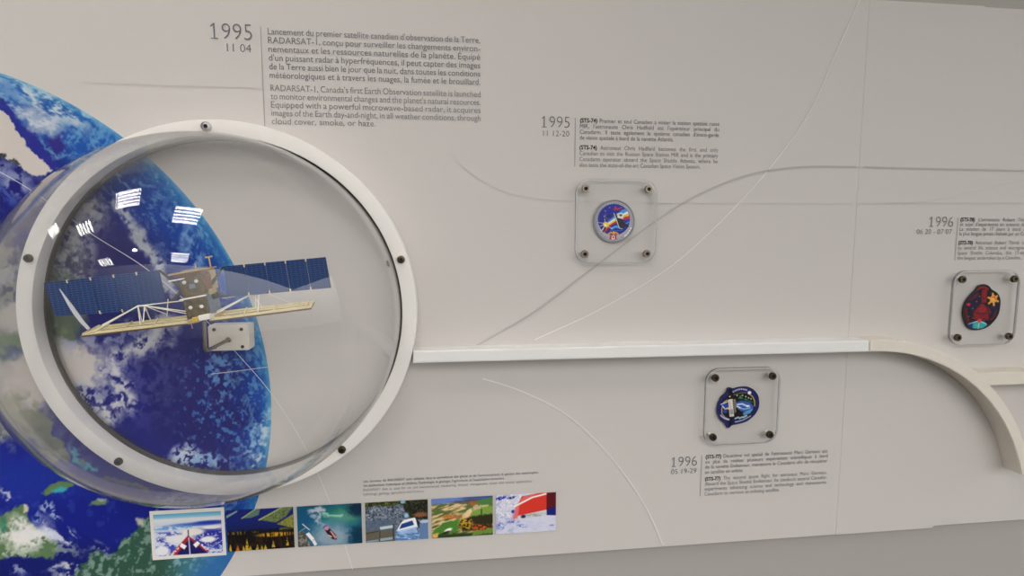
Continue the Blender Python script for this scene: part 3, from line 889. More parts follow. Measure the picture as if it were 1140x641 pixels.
def ph_harbour(x, y):
    n = fbm(x / 16, y / 10, 41); n3 = fbm(x / 5, y / 5, 42, 3); wx = x + (n3 - .5) * 14; wy = y + (n - .5) * 14
    p = Paint(x.shape, (22, 78, 106))
    p.on(ell(wx, wy, 100, 26, 46, 22, .6), (34, 112, 100)); p.on(ell(wx, wy, 110, 30, 30, 16, .6), (86, 140, 118), .7)
    p.on(ell(wx, wy, 70, 56, 44, 22, .6), (80, 128, 146), .8)
    p.on(ell(wx, wy, 78, 78, 44, 26, .5), (136, 152, 166), .9)
    p.on(ell(wx, wy, 140, 14, 22, 16, .6), (14, 40, 62)); p.on(ell(wx, wy, 142, 80, 22, 24, .5), (12, 48, 70))
    p.on(line(wx, wy, [(28, 16), (46, 9), (62, 12)], 9, 3), (180, 180, 190), .9); p.on(line(wx, wy, [(50, 10), (52, 26), (46, 36)], 7, 3), (176, 176, 190), .9)
    p.on(ell(wx, wy, 38, 26, 6, 5, .5), (170, 180, 186), .9); p.on(line(wx, wy, [(60, 20), (80, 27), (104, 28)], 6, 3), (150, 196, 180), .85)
    p.on(line(wx, wy, [(50, 36), (60, 50)], 7, 4), (140, 160, 176), .8)
    p.on(ell(wx, wy, 16, 40, 20, 24, .6), (18, 78, 120), .6)
    p.on(poly(x, y, [(59, 52), (66, 48), (74, 56), (88, 72), (90, 84), (80, 82), (68, 68)], 1.2), (40, 24, 38))
    p.on(ell(x, y, 67, 55, 6, 5, .3), (180, 128, 150)); p.on(poly(x, y, [(74, 62), (78, 62), (90, 78), (86, 82)], 1), (190, 130, 120)); p.on(line(x, y, [(71, 72), (78, 76)], 2.5, 1), (220, 180, 150))
    p.on(poly(x, y, [(0, 62), (14, 60), (30, 96), (0, 96)], 2), (76, 74, 60)); p.on(poly(x, y, [(0, 62), (14, 60), (30, 96), (0, 96)], 2) * sst(.5, .6, n3), (150, 140, 150), .7)
    p.on(poly(x, y, [(18, 66), (26, 62), (38, 78), (32, 84)], 1), (226, 222, 222)); p.on(poly(x, y, [(32, 84), (38, 80), (44, 92), (38, 96)], 1), (218, 214, 216))
    p.on(line(x, y, [(12, 42), (27, 56)], 2.6, .8), (196, 186, 180)); p.on(line(x, y, [(20, 50), (4, 60)], 1.8, .8), (130, 150, 150))
    return p.c
def ph_flood(x, y):
    n = fbm(x / 8, y / 8, 51); n3 = fbm(x / 3, y / 3, 52, 3)
    p = Paint(x.shape, (96, 108, 124))
    p.on(sst(.5, .6, n3), (44, 50, 62), .85); p.on(sst(.58, .66, fbm(x / 4, y / 3, 53)), (160, 164, 176), .7)
    p.on(1 - sst(6, 13, y + (n - .5) * 8), (34, 44, 22)); p.on((1 - sst(4, 14, y)) * sst(.55, .62, n3), (110, 116, 46), .8)
    tr = poly(x + (n - .5) * 10, y + (n3 - .5) * 8, [(86, 0), (150, 0), (150, 48), (106, 46), (96, 24)], 3)
    p.on(tr, (26, 28, 22)); p.on(tr * sst(.56, .64, n3), (84, 86, 52), .7); p.on(ell(x, y, 132, 36, 16, 6, .4), (150, 92, 64), .8); p.on(ell(x, y, 90, 3, 6, 4, .4), (120, 170, 190))
    p.on(ell(x, y, 98, 36, 5, 6, .4), (140, 176, 206))
    p.on(sst(40, 46, y + (n - .5) * 4) * (1 - sst(66, 76, x)) , (78, 94, 112), .8)
    p.on(sst(64, 74, y) * (1 - sst(66, 74, x)), (96, 86, 66), .8)
    p.on(sst(70, 78, y) * sst(66, 76, x), (80, 118, 168)); p.on(sst(68, 76, y) * sst(66, 76, x) * sst(.5, .6, fbm(x / 8, y / 2, 54)), (160, 186, 216), .9)
    p.on(sst(56, 62, y) * sst(126, 132, x), (90, 120, 158)); p.on(ell(x, y, 142, 53, 14, 4, .4), (170, 186, 210))
    p.on(poly(x, y, [(74, 72), (84, 54), (92, 46), (118, 42), (126, 54), (124, 66), (84, 76)], 1.2), (224, 228, 236))
    p.on(poly(x, y, [(80, 68), (86, 56), (112, 49), (116, 60)], 1), (28, 62, 120)); p.on(poly(x, y, [(120, 44), (130, 54), (128, 68), (124, 62)], 1), (30, 36, 54))
    p.on(poly(x, y, [(74, 72), (122, 64), (124, 78), (80, 82)], 2), (150, 178, 214), .8)
    p.on(poly(x, y, [(34, 60), (66, 57), (66, 64), (34, 67)], .8), (176, 190, 190)); p.on(line(x, y, [(66, 56), (66, 92)], 2, .8), (20, 20, 24)); p.on(line(x, y, [(34, 66), (33, 94)], 1.6, .8), (40, 38, 36))
    p.on(poly(x, y, [(34, 88), (64, 86), (64, 92), (34, 94)], 1), (150, 176, 190), .8); p.on(poly(x, y, [(2, 92), (30, 90), (30, 94), (2, 96)], 1), (130, 160, 180), .8)
    p.on(line(x, y, [(0, 74), (30, 70)], 2, 1), (44, 34, 24), .8)
    return p.c
def ph_fields(x, y):
    n = fbm(x / 10, y / 6, 61); n3 = fbm(x / 4, y / 4, 62, 3); wx = x + (n - .5) * 10; wy = y + (n3 - .5) * 6
    p = Paint(x.shape, (150, 138, 92))
    st = fbm((x - y * 1.4) / 30, (x * .3 + y) / 5, 63)
    p.on(sst(.5, .56, st), (206, 178, 130)); p.on(sst(.56, .62, 1 - st), (74, 94, 50), .9)
    p.on(1 - sst(10, 17, y + x * .02), (96, 120, 180)); p.on((1 - sst(6, 14, y - x * .02 + 6)) * sst(60, 90, x), (52, 66, 120), .8)
    p.on(ell(wx, wy, 100, 11, 50, 5, .4), (56, 54, 58), .7)
    p.on(poly(wx, wy, [(110, 10), (150, 4), (150, 20), (112, 22)], 2), (70, 116, 56)); p.on(poly(wx, wy, [(100, 28), (150, 24), (150, 46), (94, 50)], 2), (112, 146, 62)); p.on(poly(wx, wy, [(104, 24), (122, 22), (120, 30), (102, 34)], 2), (190, 160, 130))
    p.on(poly(wx, wy, [(84, 34), (98, 30), (90, 52), (70, 58)], 1.5), (214, 184, 140))
    p.on(ell(wx, wy, 50, 46, 26, 5, .4) * sst(.4, .5, n3), (178, 98, 40), .95); p.on(ell(wx, wy, 100, 15, 12, 5, .4), (160, 84, 44), .8)
    p.on(poly(wx, wy, [(2, 80), (26, 60), (70, 52), (64, 80), (40, 88), (0, 90)], 1.5), (70, 118, 44))
    p.on(poly(wx, wy, [(64, 72), (74, 54), (94, 48), (150, 44), (150, 80), (110, 84), (76, 84)], 3), (44, 40, 22))
    p.on(ell(wx, wy, 84, 66, 18, 16, .5) * sst(.45, .55, n3), (196, 150, 40), .9); p.on(ell(wx, wy, 120, 76, 22, 7, .5) * sst(.4, .52, n3), (200, 84, 34), .9)
    p.on(sst(84, 90, wy), (40, 62, 30)); p.on(poly(wx, wy, [(100, 86), (150, 80), (150, 92), (96, 96)], 2), (96, 130, 48)); p.on(poly(wx, wy, [(0, 86), (18, 84), (14, 96), (0, 96)], 2), (206, 160, 84))
    p.on(ell(x, y, 40, 78, 10, 4, .4, -20), (226, 224, 216)); p.on(ell(x, y, 34, 84, 10, 3, .4, -20), (30, 26, 24), .9)
    p.on(line(x, y, [(122, 32), (122, 46)], 3, 1), (40, 60, 34))
    return p.c
def ph_hull(x, y):
    n = fbm(x / 8, y / 6, 71); n3 = fbm(x / 4, y / 4, 72, 3)
    p = Paint(x.shape, (196, 196, 212))
    p.on(sst(.5, .58, n) * (1 - sst(40, 60, x)), (160, 168, 196), .8); p.on(ell(x, y, 10, 8, 16, 4, .4, -12), (44, 54, 150)); p.on(ell(x, y, 38, 8, 10, 3, .4, -12), (40, 48, 110))
    p.on(sst(.6, .66, n3) * (1 - sst(54, 60, y)), (230, 226, 224), .7)
    p.on(poly(x, y, [(64, 6), (110, 0), (130, 0), (130, 42), (54, 54), (44, 62), (50, 34)], 1.2), (200, 52, 40))
    p.on(poly(x, y, [(70, 6), (104, 0), (60, 24), (48, 30)], 1.5), (206, 104, 100), .9); p.on(poly(x, y, [(48, 30), (58, 26), (54, 60), (40, 60)], 2), (206, 110, 116), .9)
    p.on(line(x, y, [(46, 30), (90, 10), (130, 2)], 4, 1), (236, 226, 218)); p.on(poly(x, y, [(126, 0), (150, 0), (150, 56), (126, 50)], 1), (84, 20, 28)); p.on(poly(x, y, [(128, 40), (150, 36), (150, 58), (126, 56)], 1.5), (26, 28, 104))
    p.on(poly(x, y, [(56, 54), (126, 44), (126, 56), (60, 62)], 2), (188, 190, 188)); p.on(ell(x, y, 100, 54, 26, 4, .5) * sst(.45, .55, n3), (128, 134, 130), .7)
    p.on(ell(x, y, 42, 42, 4, 4, .4), (40, 52, 140)); p.on(ell(x, y, 68, 56, 6, 4, .4), (34, 32, 78))
    p.on(ell(x, y, 10, 76, 12, 7, .5) * sst(.4, .5, n3), (56, 72, 170)); p.on(ell(x, y, 42, 68, 14, 4, .5) * sst(.4, .5, n3), (56, 66, 160)); p.on(ell(x, y, 66, 79, 14, 4, .4, 8) * sst(.4, .5, n3), (76, 96, 176))
    p.on(sst(.5, .55, fbm(x / 12, y / 4, 73)) * sst(62, 70, y), (180, 184, 208), .6); p.on(ell(x, y, 140, 82, 6, 2, .4), (120, 134, 190))
    return p.c

# outlines measured on the panel: left, right, top, bottom in wall units
X0, Y0t = at(172, 574); XR, _ = at(618.7, 547.4)
_, PT = at(512, 553); _, PB = at(513, 596.5)
pxs = [((172.5, 596), (247.5, 591)), ((253.2, 591), (327.5, 586.5)), ((331.5, 585.5), (403, 581.5)), ((407, 581), (476.5, 577)), ((480.5, 577), (548.5, 572.5)), ((552, 572.5), (618.7, 568.5))]
kinds = (('red ship bow heading into broken sea ice, leftmost of the row', ph_ice),
         ('photograph of dark forest below steep green hillsides with yellow trees', ph_forest),
         ('photograph from above of a red-brown ship in teal water beside a white pier', ph_harbour),
         ('photograph of a white car sunk in floodwater before a stone wall', ph_flood),
         ('photograph from above of green and tan farm fields with orange trees', ph_fields),
         ('photograph of a red ship hull breaking white ice, rightmost of the row', ph_hull))
# the white backing strip under the row
bm = bmesh.new()
xa, xb = at(168.7, 597)[0], at(619.2, 568)[0]
prism(bm, [(xa, PB - 0.022), (at(251, 592)[0], PB - 0.02), (at(251, 592)[0], PT + 0.02), (xa, PT + 0.02)], 0.0022, 0.005)
tag(obj('backing_card', bm, MT['photo_paper']), 'white border card behind the ship-bow ice photograph, overlapping the Earth picture', 'card')
for (l, r), (lab, fn) in zip(pxs, kinds):
    xl_, xr_ = at(*l)[0], at(*r)[0]
    X, Y, col = photo_paint(fn)
    pos = to_world(xl_ + (xr_ - xl_) * X, PT + (PB - PT) * Y, np.full_like(X, 0.0066))
    o = grid_mesh('photograph', pos, col[:, ::1], MT['print'])
    tag(o, lab if lab.startswith('photo') else 'photograph of a ' + lab, 'photograph', 'row of photographs below the dome')

# ------------------------------------------------------------------ the ring frame and its screws
R_IN, R_OUT, HR = 0.922, 1.0, 0.14
bm = bmesh.new()
lathe(bm, (0, 0), [(R_IN, 0.060), (R_OUT - 0.022, 0.060), (R_OUT - 0.022, 0.004), (R_OUT, 0.004), (R_OUT, HR - 0.006), (R_OUT - 0.002, HR - 0.001), (R_OUT - 0.006, HR), (R_IN + 0.006, HR), (R_IN + 0.002, HR - 0.001), (R_IN, HR - 0.006)], 160, closed=True)
ring = tag(obj('ring_frame', bm, MT['ring'], smooth=True, angle=40), 'white circular frame ring around the clear dome, fixed with small screws', 'frame')
bpy.context.view_layer.update()

def screw(cxy, h, r, m_head, m_sock, parent, washer=False, name='screw'):
    bm = bmesh.new()
    lathe(bm, cxy, [(r, h), (r, h + r * .45), (r * .86, h + r * .75), (r * .55, h + r * .85), (r * .52, h + r * .85), (r * .50, h + r * .55), (0, h + r * .55)], 24)
    o = obj(name, bm, m_head, parent, smooth=True, angle=35)
    bm = bmesh.new()
    lathe(bm, cxy, [(r * .48, h + r * .57), (r * .48, h + r * .82), (r * .42, h + r * .82), (r * .40, h + r * .60), (0, h + r * .60)], 6)
    obj('socket', bm, m_sock, o)
    if washer:
        bm = bmesh.new()
        lathe(bm, cxy, [(r * 1.02, h + .0005), (r * 1.16, h + .0005), (r * 1.16, h + r * .9), (r * 1.02, h + r * .92)], 24, closed=True)
        obj('washer', bm, MT['nickel'], o)
    return o
for a in (92.3, 17, 162, -53, -126.1):
    q = (0.963 * math.cos(math.radians(a)), 0.963 * math.sin(math.radians(a)))
    screw(q, HR, 0.021, MT['nickel'] if a == 92.3 else MT['bronze'], MT['dark'], ring, washer=(a == 92.3))

# ------------------------------------------------------------------ the clear dome
RD, CZ, TH = 0.914, 0.229, 0.004
bm = bmesh.new()
prof = [(RD, 0.006), (RD, 0.12), (RD, CZ)]
N = 40
for k in range(1, N + 1):
    t_ = math.pi / 2 * k / N
    prof.append((RD * math.cos(t_) if k < N else 0, CZ + RD * math.sin(t_)))
inner = [(max(r - TH * (r / RD), 0) if r > 0 else 0, h if h < CZ else CZ + (h - CZ) * (RD - TH) / RD) for r, h in prof]
prof_all = prof + inner[::-1]
lathe(bm, (0, 0), prof_all, 160)
dome = tag(obj('acrylic_dome', bm, MT['dome'], smooth=True, angle=60), 'big clear acrylic dome bulging out of the white ring over the satellite model', 'dome')
bm = bmesh.new()
lathe(bm, (0, 0), [(RD - TH - 0.003, 0.040), (RD + 0.006, 0.040), (RD + 0.006, 0.046), (RD - TH - 0.003, 0.046)], 160, closed=True)
obj('dome_gasket', bm, MT['gasket'], dome)
bm = bmesh.new()
lathe(bm, (0, 0), [(RD + 0.001, 0.0535), (R_OUT - 0.024, 0.0535), (R_OUT - 0.024, 0.0585), (RD + 0.001, 0.0585)], 160, closed=True)
obj('dome_flange', bm, MT['gasket'], dome)

# ------------------------------------------------------------------ rails
HRAIL = 0.125
bm = bmesh.new()
yl, yr_ = (-0.228, -0.297), (-0.233, -0.303)
prism(bm, [(0.975, yl[1]), (3.752, yr_[1]), (3.752, yr_[0]), (0.975, yl[0])], 0.001, HRAIL, bev=0.006)
bmesh.ops.recalc_face_normals(bm, faces=bm.faces[:])
tag(obj('straight_rail', bm, MT['rail']), 'long straight white rail running right from the ring frame to the cream curve', 'rail')
bm = bmesh.new()
cxr, cyr, ri, ro = 3.80, -1.455, 1.152, 1.224
inn = [(cxr + ri * math.cos(math.radians(a)), cyr + ri * math.sin(math.radians(a))) for a in np.linspace(90, 15, 48)]
outr = [(cxr + ro * math.cos(math.radians(a)), cyr + ro * math.sin(math.radians(a))) for a in np.linspace(15, 90, 48)]
yb0, yb1 = -0.545, -0.463
o1 = [p for p in outr if p[1] < yb0]                         # below the branch
o2 = [p for p in outr if p[1] > yb1 and p[1] > -0.47]       # above it
def xo(y): return cxr + math.sqrt(ro ** 2 - (y - cyr) ** 2)
outl = [(3.754, -0.303)] + inn + o1 + [(xo(yb0), yb0), (6.2, yb0), (6.2, yb1), (xo(yb1), yb1)] + o2 + [(3.754, -0.233)]
prism(bm, outl, 0.001, HRAIL, bev=0.004)
tag(obj('curved_rail', bm, MT['cream']), 'cream curved rail bending down at the right with a horizontal branch', 'rail')

# ------------------------------------------------------------------ mission patches behind clear plates
def rrect(cx_, cy_, w, hgt, r, n=8):
    out = []
    for sx2, sy2, a0_ in ((1, 1, 0), (-1, 1, 90), (-1, -1, 180), (1, -1, 270)):
        for k in range(n + 1):
            a = math.radians(a0_ + 90 * k / n)
            out.append((cx_ + sx2 * (w / 2 - r) + r * math.cos(a), cy_ + sy2 * (hgt / 2 - r) + r * math.sin(a)))
    return out
PL0, PL1 = 0.020, 0.038
def plate(c, size, lab):
    bm = bmesh.new()
    prism(bm, rrect(c[0], c[1], size[0], size[1], 0.085), PL0, PL1, side_mi=1)
    o = tag(obj('acrylic_plate', bm, [MT['plate'], MT['plate_edge']]), lab, 'plate', 'clear plates over the patches')
    bm = bmesh.new()
    oo = rrect(c[0], c[1], size[0], size[1], 0.085); ii = rrect(c[0], c[1], size[0] - .013, size[1] - .013, 0.0785)
    vo = [bm.verts.new(W(x, y, PL1 - .003)) for x, y in oo]; vt = [bm.verts.new(W(x, y, PL1 + .0008)) for x, y in ii]
    vb = [bm.verts.new(W(x, y, PL1 - .003)) for x, y in ii]
    for k in range(len(oo)):
        j = (k + 1) % len(oo)
        bm.faces.new((vo[k], vo[j], vt[j], vt[k])); bm.faces.new((vt[k], vt[j], vb[j], vb[k])); bm.faces.new((vb[k], vb[j], vo[j], vo[k]))
    bmesh.ops.recalc_face_normals(bm, faces=bm.faces[:])
    obj('polished_edge', bm, MT['edge_light'], o)
    for sx2 in (-1, 1):
        for sy2 in (1, -1):
            q = (c[0] + sx2 * 0.188, c[1] + sy2 * 0.188)
            bm = bmesh.new()
            lathe(bm, q, [(0.012, 0.0005), (0.012, PL0 + .001), (0, PL0 + .001)], 20)
            s = obj('standoff', bm, MT['sat_white'], o, smooth=True, angle=35)
            bm = bmesh.new()
            lathe(bm, q, [(0.023, PL1 - .001), (0.023, PL1 + .012), (0.0205, PL1 + .016), (0.012, PL1 + .016), (0.011, PL1 + .006), (0, PL1 + .006)], 24)
            obj('screw_cap', bm, MT['bronze'] if c[0] > 2.5 else MT['steel'], s, smooth=True, angle=35)
            bm = bmesh.new()
            lathe(bm, q, [(0.0108, PL1 + .0065), (0.0108, PL1 + .0155), (0.0085, PL1 + .0155), (0.008, PL1 + .008), (0, PL1 + .008)], 6)
            obj('socket', bm, MT['dark'], s)
    return o

def patch(c, outline_fn, paint_fn, rim_m, lab, hs=(0.003, 0.0175)):
    """star-shaped embroidered patch: outline_fn(theta) -> radius in units"""
    na, nr = 200, 60
    th = np.linspace(0, 2 * math.pi, na, endpoint=False)
    rad = np.array([outline_fn(a) for a in th])
    t_ = np.linspace(0.0, 1.0, nr)
    X = t_[:, None] * rad[None, :] * np.cos(th)[None, :]; Y = t_[:, None] * rad[None, :] * np.sin(th)[None, :]
    col = paint_fn(X, Y)
    Hh = np.full_like(X, hs[1]) - 0.004 * (t_[:, None] ** 6)
    # skirt down to the back
    X2 = np.concatenate([X, X[-1:]]); Y2 = np.concatenate([Y, Y[-1:]]); H2_ = np.concatenate([Hh, np.full((1, na), hs[0])])
    col = np.concatenate([col, col[-1:]])
    o = grid_mesh('mission_patch', to_world(c[0] + X2, c[1] + Y2, H2_), col, MT['stitch'], wrap=True)
    tag(o, lab, 'patch', 'mission patches')
    bm = bmesh.new()
    rr = 0.0042
    rings = []
    for k in range(na):
        p0 = Vector((math.cos(th[k]), math.sin(th[k])))
        rr_ = rad[k] - 0.001
        ring_ = []
        for j in range(6):
            a = 2 * math.pi * j / 6
            ring_.append(bm.verts.new(W(c[0] + p0.x * (rr_ + rr * math.cos(a)), c[1] + p0.y * (rr_ + rr * math.cos(a)), hs[1] - .004 + rr * math.sin(a) )))
        rings.append(ring_)
    for k in range(na):
        a, b = rings[k], rings[(k + 1) % na]
        for j in range(6):
            bm.faces.new((a[j], a[(j + 1) % 6], b[(j + 1) % 6], b[j]))
    bmesh.ops.recalc_face_normals(bm, faces=bm.faces[:])
    obj('stitched_border', bm, rim_m, o, smooth=True)
    return o

def radial(pts):
    """outline given as (x, y) points around the centre -> radius by angle"""
    P = [(p.x, p.y) for p in spline(pts + pts[:1], 10)]
    a = np.array([math.atan2(y, x) for x, y in P]); r = np.array([math.hypot(x, y) for x, y in P])
    s = np.argsort(a); a = a[s]; r = r[s]
    a = np.concatenate([a - 2 * math.pi, a, a + 2 * math.pi]); r = np.concatenate([r, r, r])
    return lambda t_: float(np.interp(math.atan2(math.sin(t_), math.cos(t_)), a, r))

# round patch: blue sky, rainbow, black and white shuttle, station, small flag
def paint_round(X, Y):
    x = 322 + X / 0.123 * 268; y = 345 - Y / 0.123 * 285
    r = np.hypot((x - 322) / 268, (y - 345) / 285)
    p = Paint(X.shape, (164, 164, 170))
    th = np.arctan2(y - 345, x - 322)
    p.on(sst(.93, .95, r), (70, 70, 78), .8); p.on(sst(.81, .83, r) * (1 - sst(.90, .92, r)) * sst(.35, .5, np.sin(th * 46) * .5 + .5), (120, 122, 134), .7)
    p.on(ell(x, y, 318, 322, 212, 212, .02), (26, 30, 138))
    inn = ell(x, y, 318, 322, 208, 208, .02)
    p.on(inn * poly(x, y, [(150, 470), (250, 330), (420, 190), (490, 170), (520, 215), (400, 270), (260, 370), (170, 490)], 4), (58, 140, 200))
    p.on(inn * poly(x, y, [(160, 470), (240, 365), (330, 300), (500, 205), (525, 235), (400, 280), (270, 370), (170, 490)], 4), (226, 226, 226))
    p.on(inn * poly(x, y, [(165, 480), (240, 385), (330, 325), (440, 262), (525, 238), (528, 268), (400, 300), (280, 385), (175, 500)], 4), (232, 190, 44))
    p.on(inn * poly(x, y, [(175, 490), (250, 402), (340, 345), (440, 290), (530, 266), (530, 312), (420, 330), (290, 400), (200, 500)], 4), (188, 30, 34))
    p.on(inn * poly(x, y, [(230, 450), (300, 410), (420, 345), (530, 316), (520, 360), (430, 390), (300, 440)], 6), (30, 34, 150))
    p.on(inn * line(x, y, [(290, 440), (345, 415), (400, 430)], 26, 8), (64, 168, 220)); p.on(inn * line(x, y, [(430, 400), (490, 370), (520, 350)], 20, 6), (58, 130, 210)); p.on(inn * line(x, y, [(270, 470), (350, 470), (430, 470)], 8, 4), (60, 140, 210), .7)
    p.on(poly(x, y, [(352, 240), (420, 225), (448, 270), (440, 310), (380, 320)], 6), (210, 208, 204)); p.on(ell(x, y, 405, 262, 18, 14, .3), (60, 58, 62)); p.on(ell(x, y, 380, 280, 14, 10, .3), (236, 230, 214))
    p.on(poly(x, y, [(312, 232), (340, 238), (366, 300), (428, 312), (468, 400), (438, 442), (392, 432), (362, 372), (336, 304)], 4), (30, 27, 27))
    p.on(line(x, y, [(316, 238), (350, 320), (372, 390), (392, 436)], 9, 3), (214, 208, 192)); p.on(line(x, y, [(392, 436), (432, 448)], 9, 3), (180, 176, 170)); p.on(line(x, y, [(452, 380), (500, 410)], 30, 8), (24, 24, 44))
    p.on(ell(x, y, 210, 385, 36, 34, .3), (232, 196, 66)); p.on(ell(x, y, 206, 396, 14, 14, .3), (240, 236, 200))
    for q in ([(110, 360), (180, 372)], [(130, 410), (180, 395)], [(150, 480), (195, 410)], [(240, 410), (300, 450)], [(190, 270), (200, 350)], [(196, 410), (190, 490)]): p.on(line(x, y, q, 7, 3), (214, 208, 190), .9)
    p.on(line(x, y, [(180, 480), (205, 430)], 22, 6), (60, 26, 30)); p.on(line(x, y, [(196, 300), (265, 268)], 16, 4), (24, 24, 44)); p.on(line(x, y, [(205, 240), (215, 300), (250, 320)], 5, 3), (120, 124, 150))
    p.on(line(x, y, [(322, 186), (340, 150), (350, 188), (378, 172), (420, 160)], 16, 5), (186, 32, 52)); p.on(ell(x, y, 258, 158, 7, 7, .3), (120, 130, 190)); p.on(ell(x, y, 204, 206, 9, 7, .3), (130, 140, 196))
    p.on(line(x, y, [(250, 516), (285, 496), (318, 520), (345, 496), (372, 516)], 24, 5), (224, 150, 54)); p.on(ell(x, y, 318, 494, 12, 14, .3), (240, 200, 60)); p.on(line(x, y, [(272, 510), (362, 510)], 5, 2), (120, 60, 36))
    p.on(poly(x, y, [(268, 538), (354, 538), (354, 590), (268, 590)], 3), (176, 24, 32)); p.on(poly(x, y, [(292, 540), (334, 540), (334, 588), (292, 588)], 3), (232, 226, 224)); p.on(ell(x, y, 313, 562, 12, 15, .3), (186, 30, 36))
    for a in (22, 30, 38, 46, 52): p.on(ell(x, y, 322 + 238 * math.cos(math.radians(a)), 345 + 252 * math.sin(math.radians(a)), 12, 12, .4), (228, 228, 232))
    for a in np.linspace(150, 345, 28): p.on(ell(x, y, 322 + 240 * math.cos(math.radians(a)), 345 + 252 * math.sin(math.radians(a)), 5, 6, .5), (104, 106, 124), .8)
    return p.c
PC = [(2.153, 0.491), (2.986, -0.648), (4.627, -0.057)]
patch((2.147, 0.493), lambda a: 0.123, paint_round, MT['rim_grey'], 'round grey-rimmed embroidered patch with blue sky, rainbow and shuttle, under the upper clear plate')

# navy patch with two points on its left
S2 = 0.376 / (64.0 * 11.875)      # zoomed pixels -> units
out2 = [((x - 325) * S2, (325 - y) * S2 * 1.0) for x, y in
        ((604, 280), (585, 190), (520, 110), (430, 68), (330, 68), (252, 85), (215, 72), (178, 74), (158, 130), (96, 190), (52, 290), (52, 400), (100, 480), (160, 530), (180, 576), (215, 588), (250, 556), (340, 540), (450, 510), (550, 430), (596, 350))]
def paint_navy(X, Y):
    x = 325 + X / S2; y = 325 - Y / S2
    p = Paint(X.shape, (28, 30, 96))
    core = ell(x, y, 325, 312, 222, 185, .03)
    p.on(core, (20, 20, 26))
    p.on(core * ell(x, y, 400, 300, 150, 90, .2), (18, 40, 40), .5)
    p.on(poly(x, y, [(290, 262), (360, 240), (470, 262), (530, 320), (520, 380), (440, 400), (340, 370), (300, 320)], 6), (52, 84, 160))
    for q, w, cc in (([(310, 290), (370, 282), (430, 310), (470, 316)], 22, (190, 204, 226)), ([(330, 330), (400, 352), (480, 340)], 18, (140, 166, 210)), ([(306, 312), (350, 330)], 14, (224, 228, 236)), ([(330, 352), (420, 372), (510, 352)], 12, (60, 100, 176))): p.on(line(x, y, q, w, 5), cc, .95)
    p.on(ell(x, y, 446, 314, 18, 14, .3), (236, 238, 240)); p.on(poly(x, y, [(390, 400), (520, 350), (490, 410), (400, 440)], 5), (96, 170, 214), .8)
    p.on(poly(x, y, [(318, 210), (345, 166), (382, 218)], 5), (44, 130, 74)); p.on(line(x, y, [(400, 225), (470, 250), (525, 270)], 8, 4), (40, 110, 64)); p.on(ell(x, y, 420, 228, 12, 12, .3), (44, 130, 74))
    for sx2, sy2 in ((300, 170), (372, 172), (418, 190), (456, 208), (490, 222)): p.on(ell(x, y, sx2, sy2, 9, 9, .4), (200, 196, 170))
    yl_ = [(545, 320), (540, 250), (510, 195), (468, 160)]
    p.on(line(x, y, yl_, 9, 3), (220, 190, 60)); p.on(line(x, y, [(420, 140), (340, 140), (250, 165)], 6, 3), (140, 130, 50)); p.on(line(x, y, [(108, 400), (104, 330), (130, 250), (170, 225)], 9, 3), (214, 184, 64)); p.on(line(x, y, [(110, 405), (150, 450), (200, 475)], 8, 3), (200, 180, 80))
    p.on(ell(x, y, 148, 300, 44, 40, .2), (34, 66, 150)); p.on(line(x, y, [(92, 280), (180, 245)], 12, 4), (214, 214, 214)); p.on(line(x, y, [(110, 300), (150, 345), (180, 330)], 12, 4), (220, 220, 226)); p.on(ell(x, y, 150, 370, 30, 24, .3), (36, 70, 150)); p.on(ell(x, y, 190, 335, 14, 16, .3), (226, 170, 50))
    p.on(poly(x, y, [(160, 90), (215, 76), (250, 120), (252, 200), (196, 205), (190, 150)], 5), (16, 16, 30)); p.on(ell(x, y, 204, 182, 9, 10, .3), (224, 200, 50))
    p.on(poly(x, y, [(182, 222), (240, 212), (272, 440), (212, 444)], 4), (206, 202, 196)); p.on(line(x, y, [(205, 240), (236, 430)], 5, 2), (120, 116, 116)); p.on(poly(x, y, [(206, 350), (250, 345), (262, 410), (216, 414)], 4), (150, 146, 146)); p.on(ell(x, y, 210, 268, 7, 6, .4), (226, 150, 40))
    p.on(poly(x, y, [(246, 220), (268, 216), (296, 385), (276, 400)], 3), (150, 134, 104)); p.on(line(x, y, [(254, 215), (285, 395)], 6, 2), (30, 26, 26)); p.on(line(x, y, [(276, 222), (298, 330)], 6, 2), (176, 160, 150))
    p.on(poly(x, y, [(284, 400), (330, 350), (370, 390), (380, 440), (330, 460), (280, 470)], 5), (14, 14, 20)); p.on(poly(x, y, [(200, 450), (260, 445), (250, 550), (205, 570)], 5), (16, 16, 34))
    for q in ([(290, 470), (330, 455)], [(345, 470), (385, 455)], [(400, 460), (440, 440)]): p.on(line(x, y, q, 22, 5), (170, 200, 220), .9)
    for a, b in (((250, 122), (425, 105)), ((300, 515), (490, 448)), ((96, 425), (205, 480))):
        for k in np.linspace(0, 1, 9): p.on(ell(x, y, a[0] + (b[0] - a[0]) * k, a[1] + (b[1] - a[1]) * k + (-22 * math.sin(math.pi * k) if a[1] < 200 else 12 * math.sin(math.pi * k)), 8, 11, .4), (206, 206, 214), .9)
    p.on(ell(x, y, 466, 142, 25, 22, .3), (232, 230, 232))
    return p.c
patch((2.972, -0.660), radial(out2), paint_navy, MT['rim_navy'], 'navy embroidered patch with two points at left, under the lower plate')

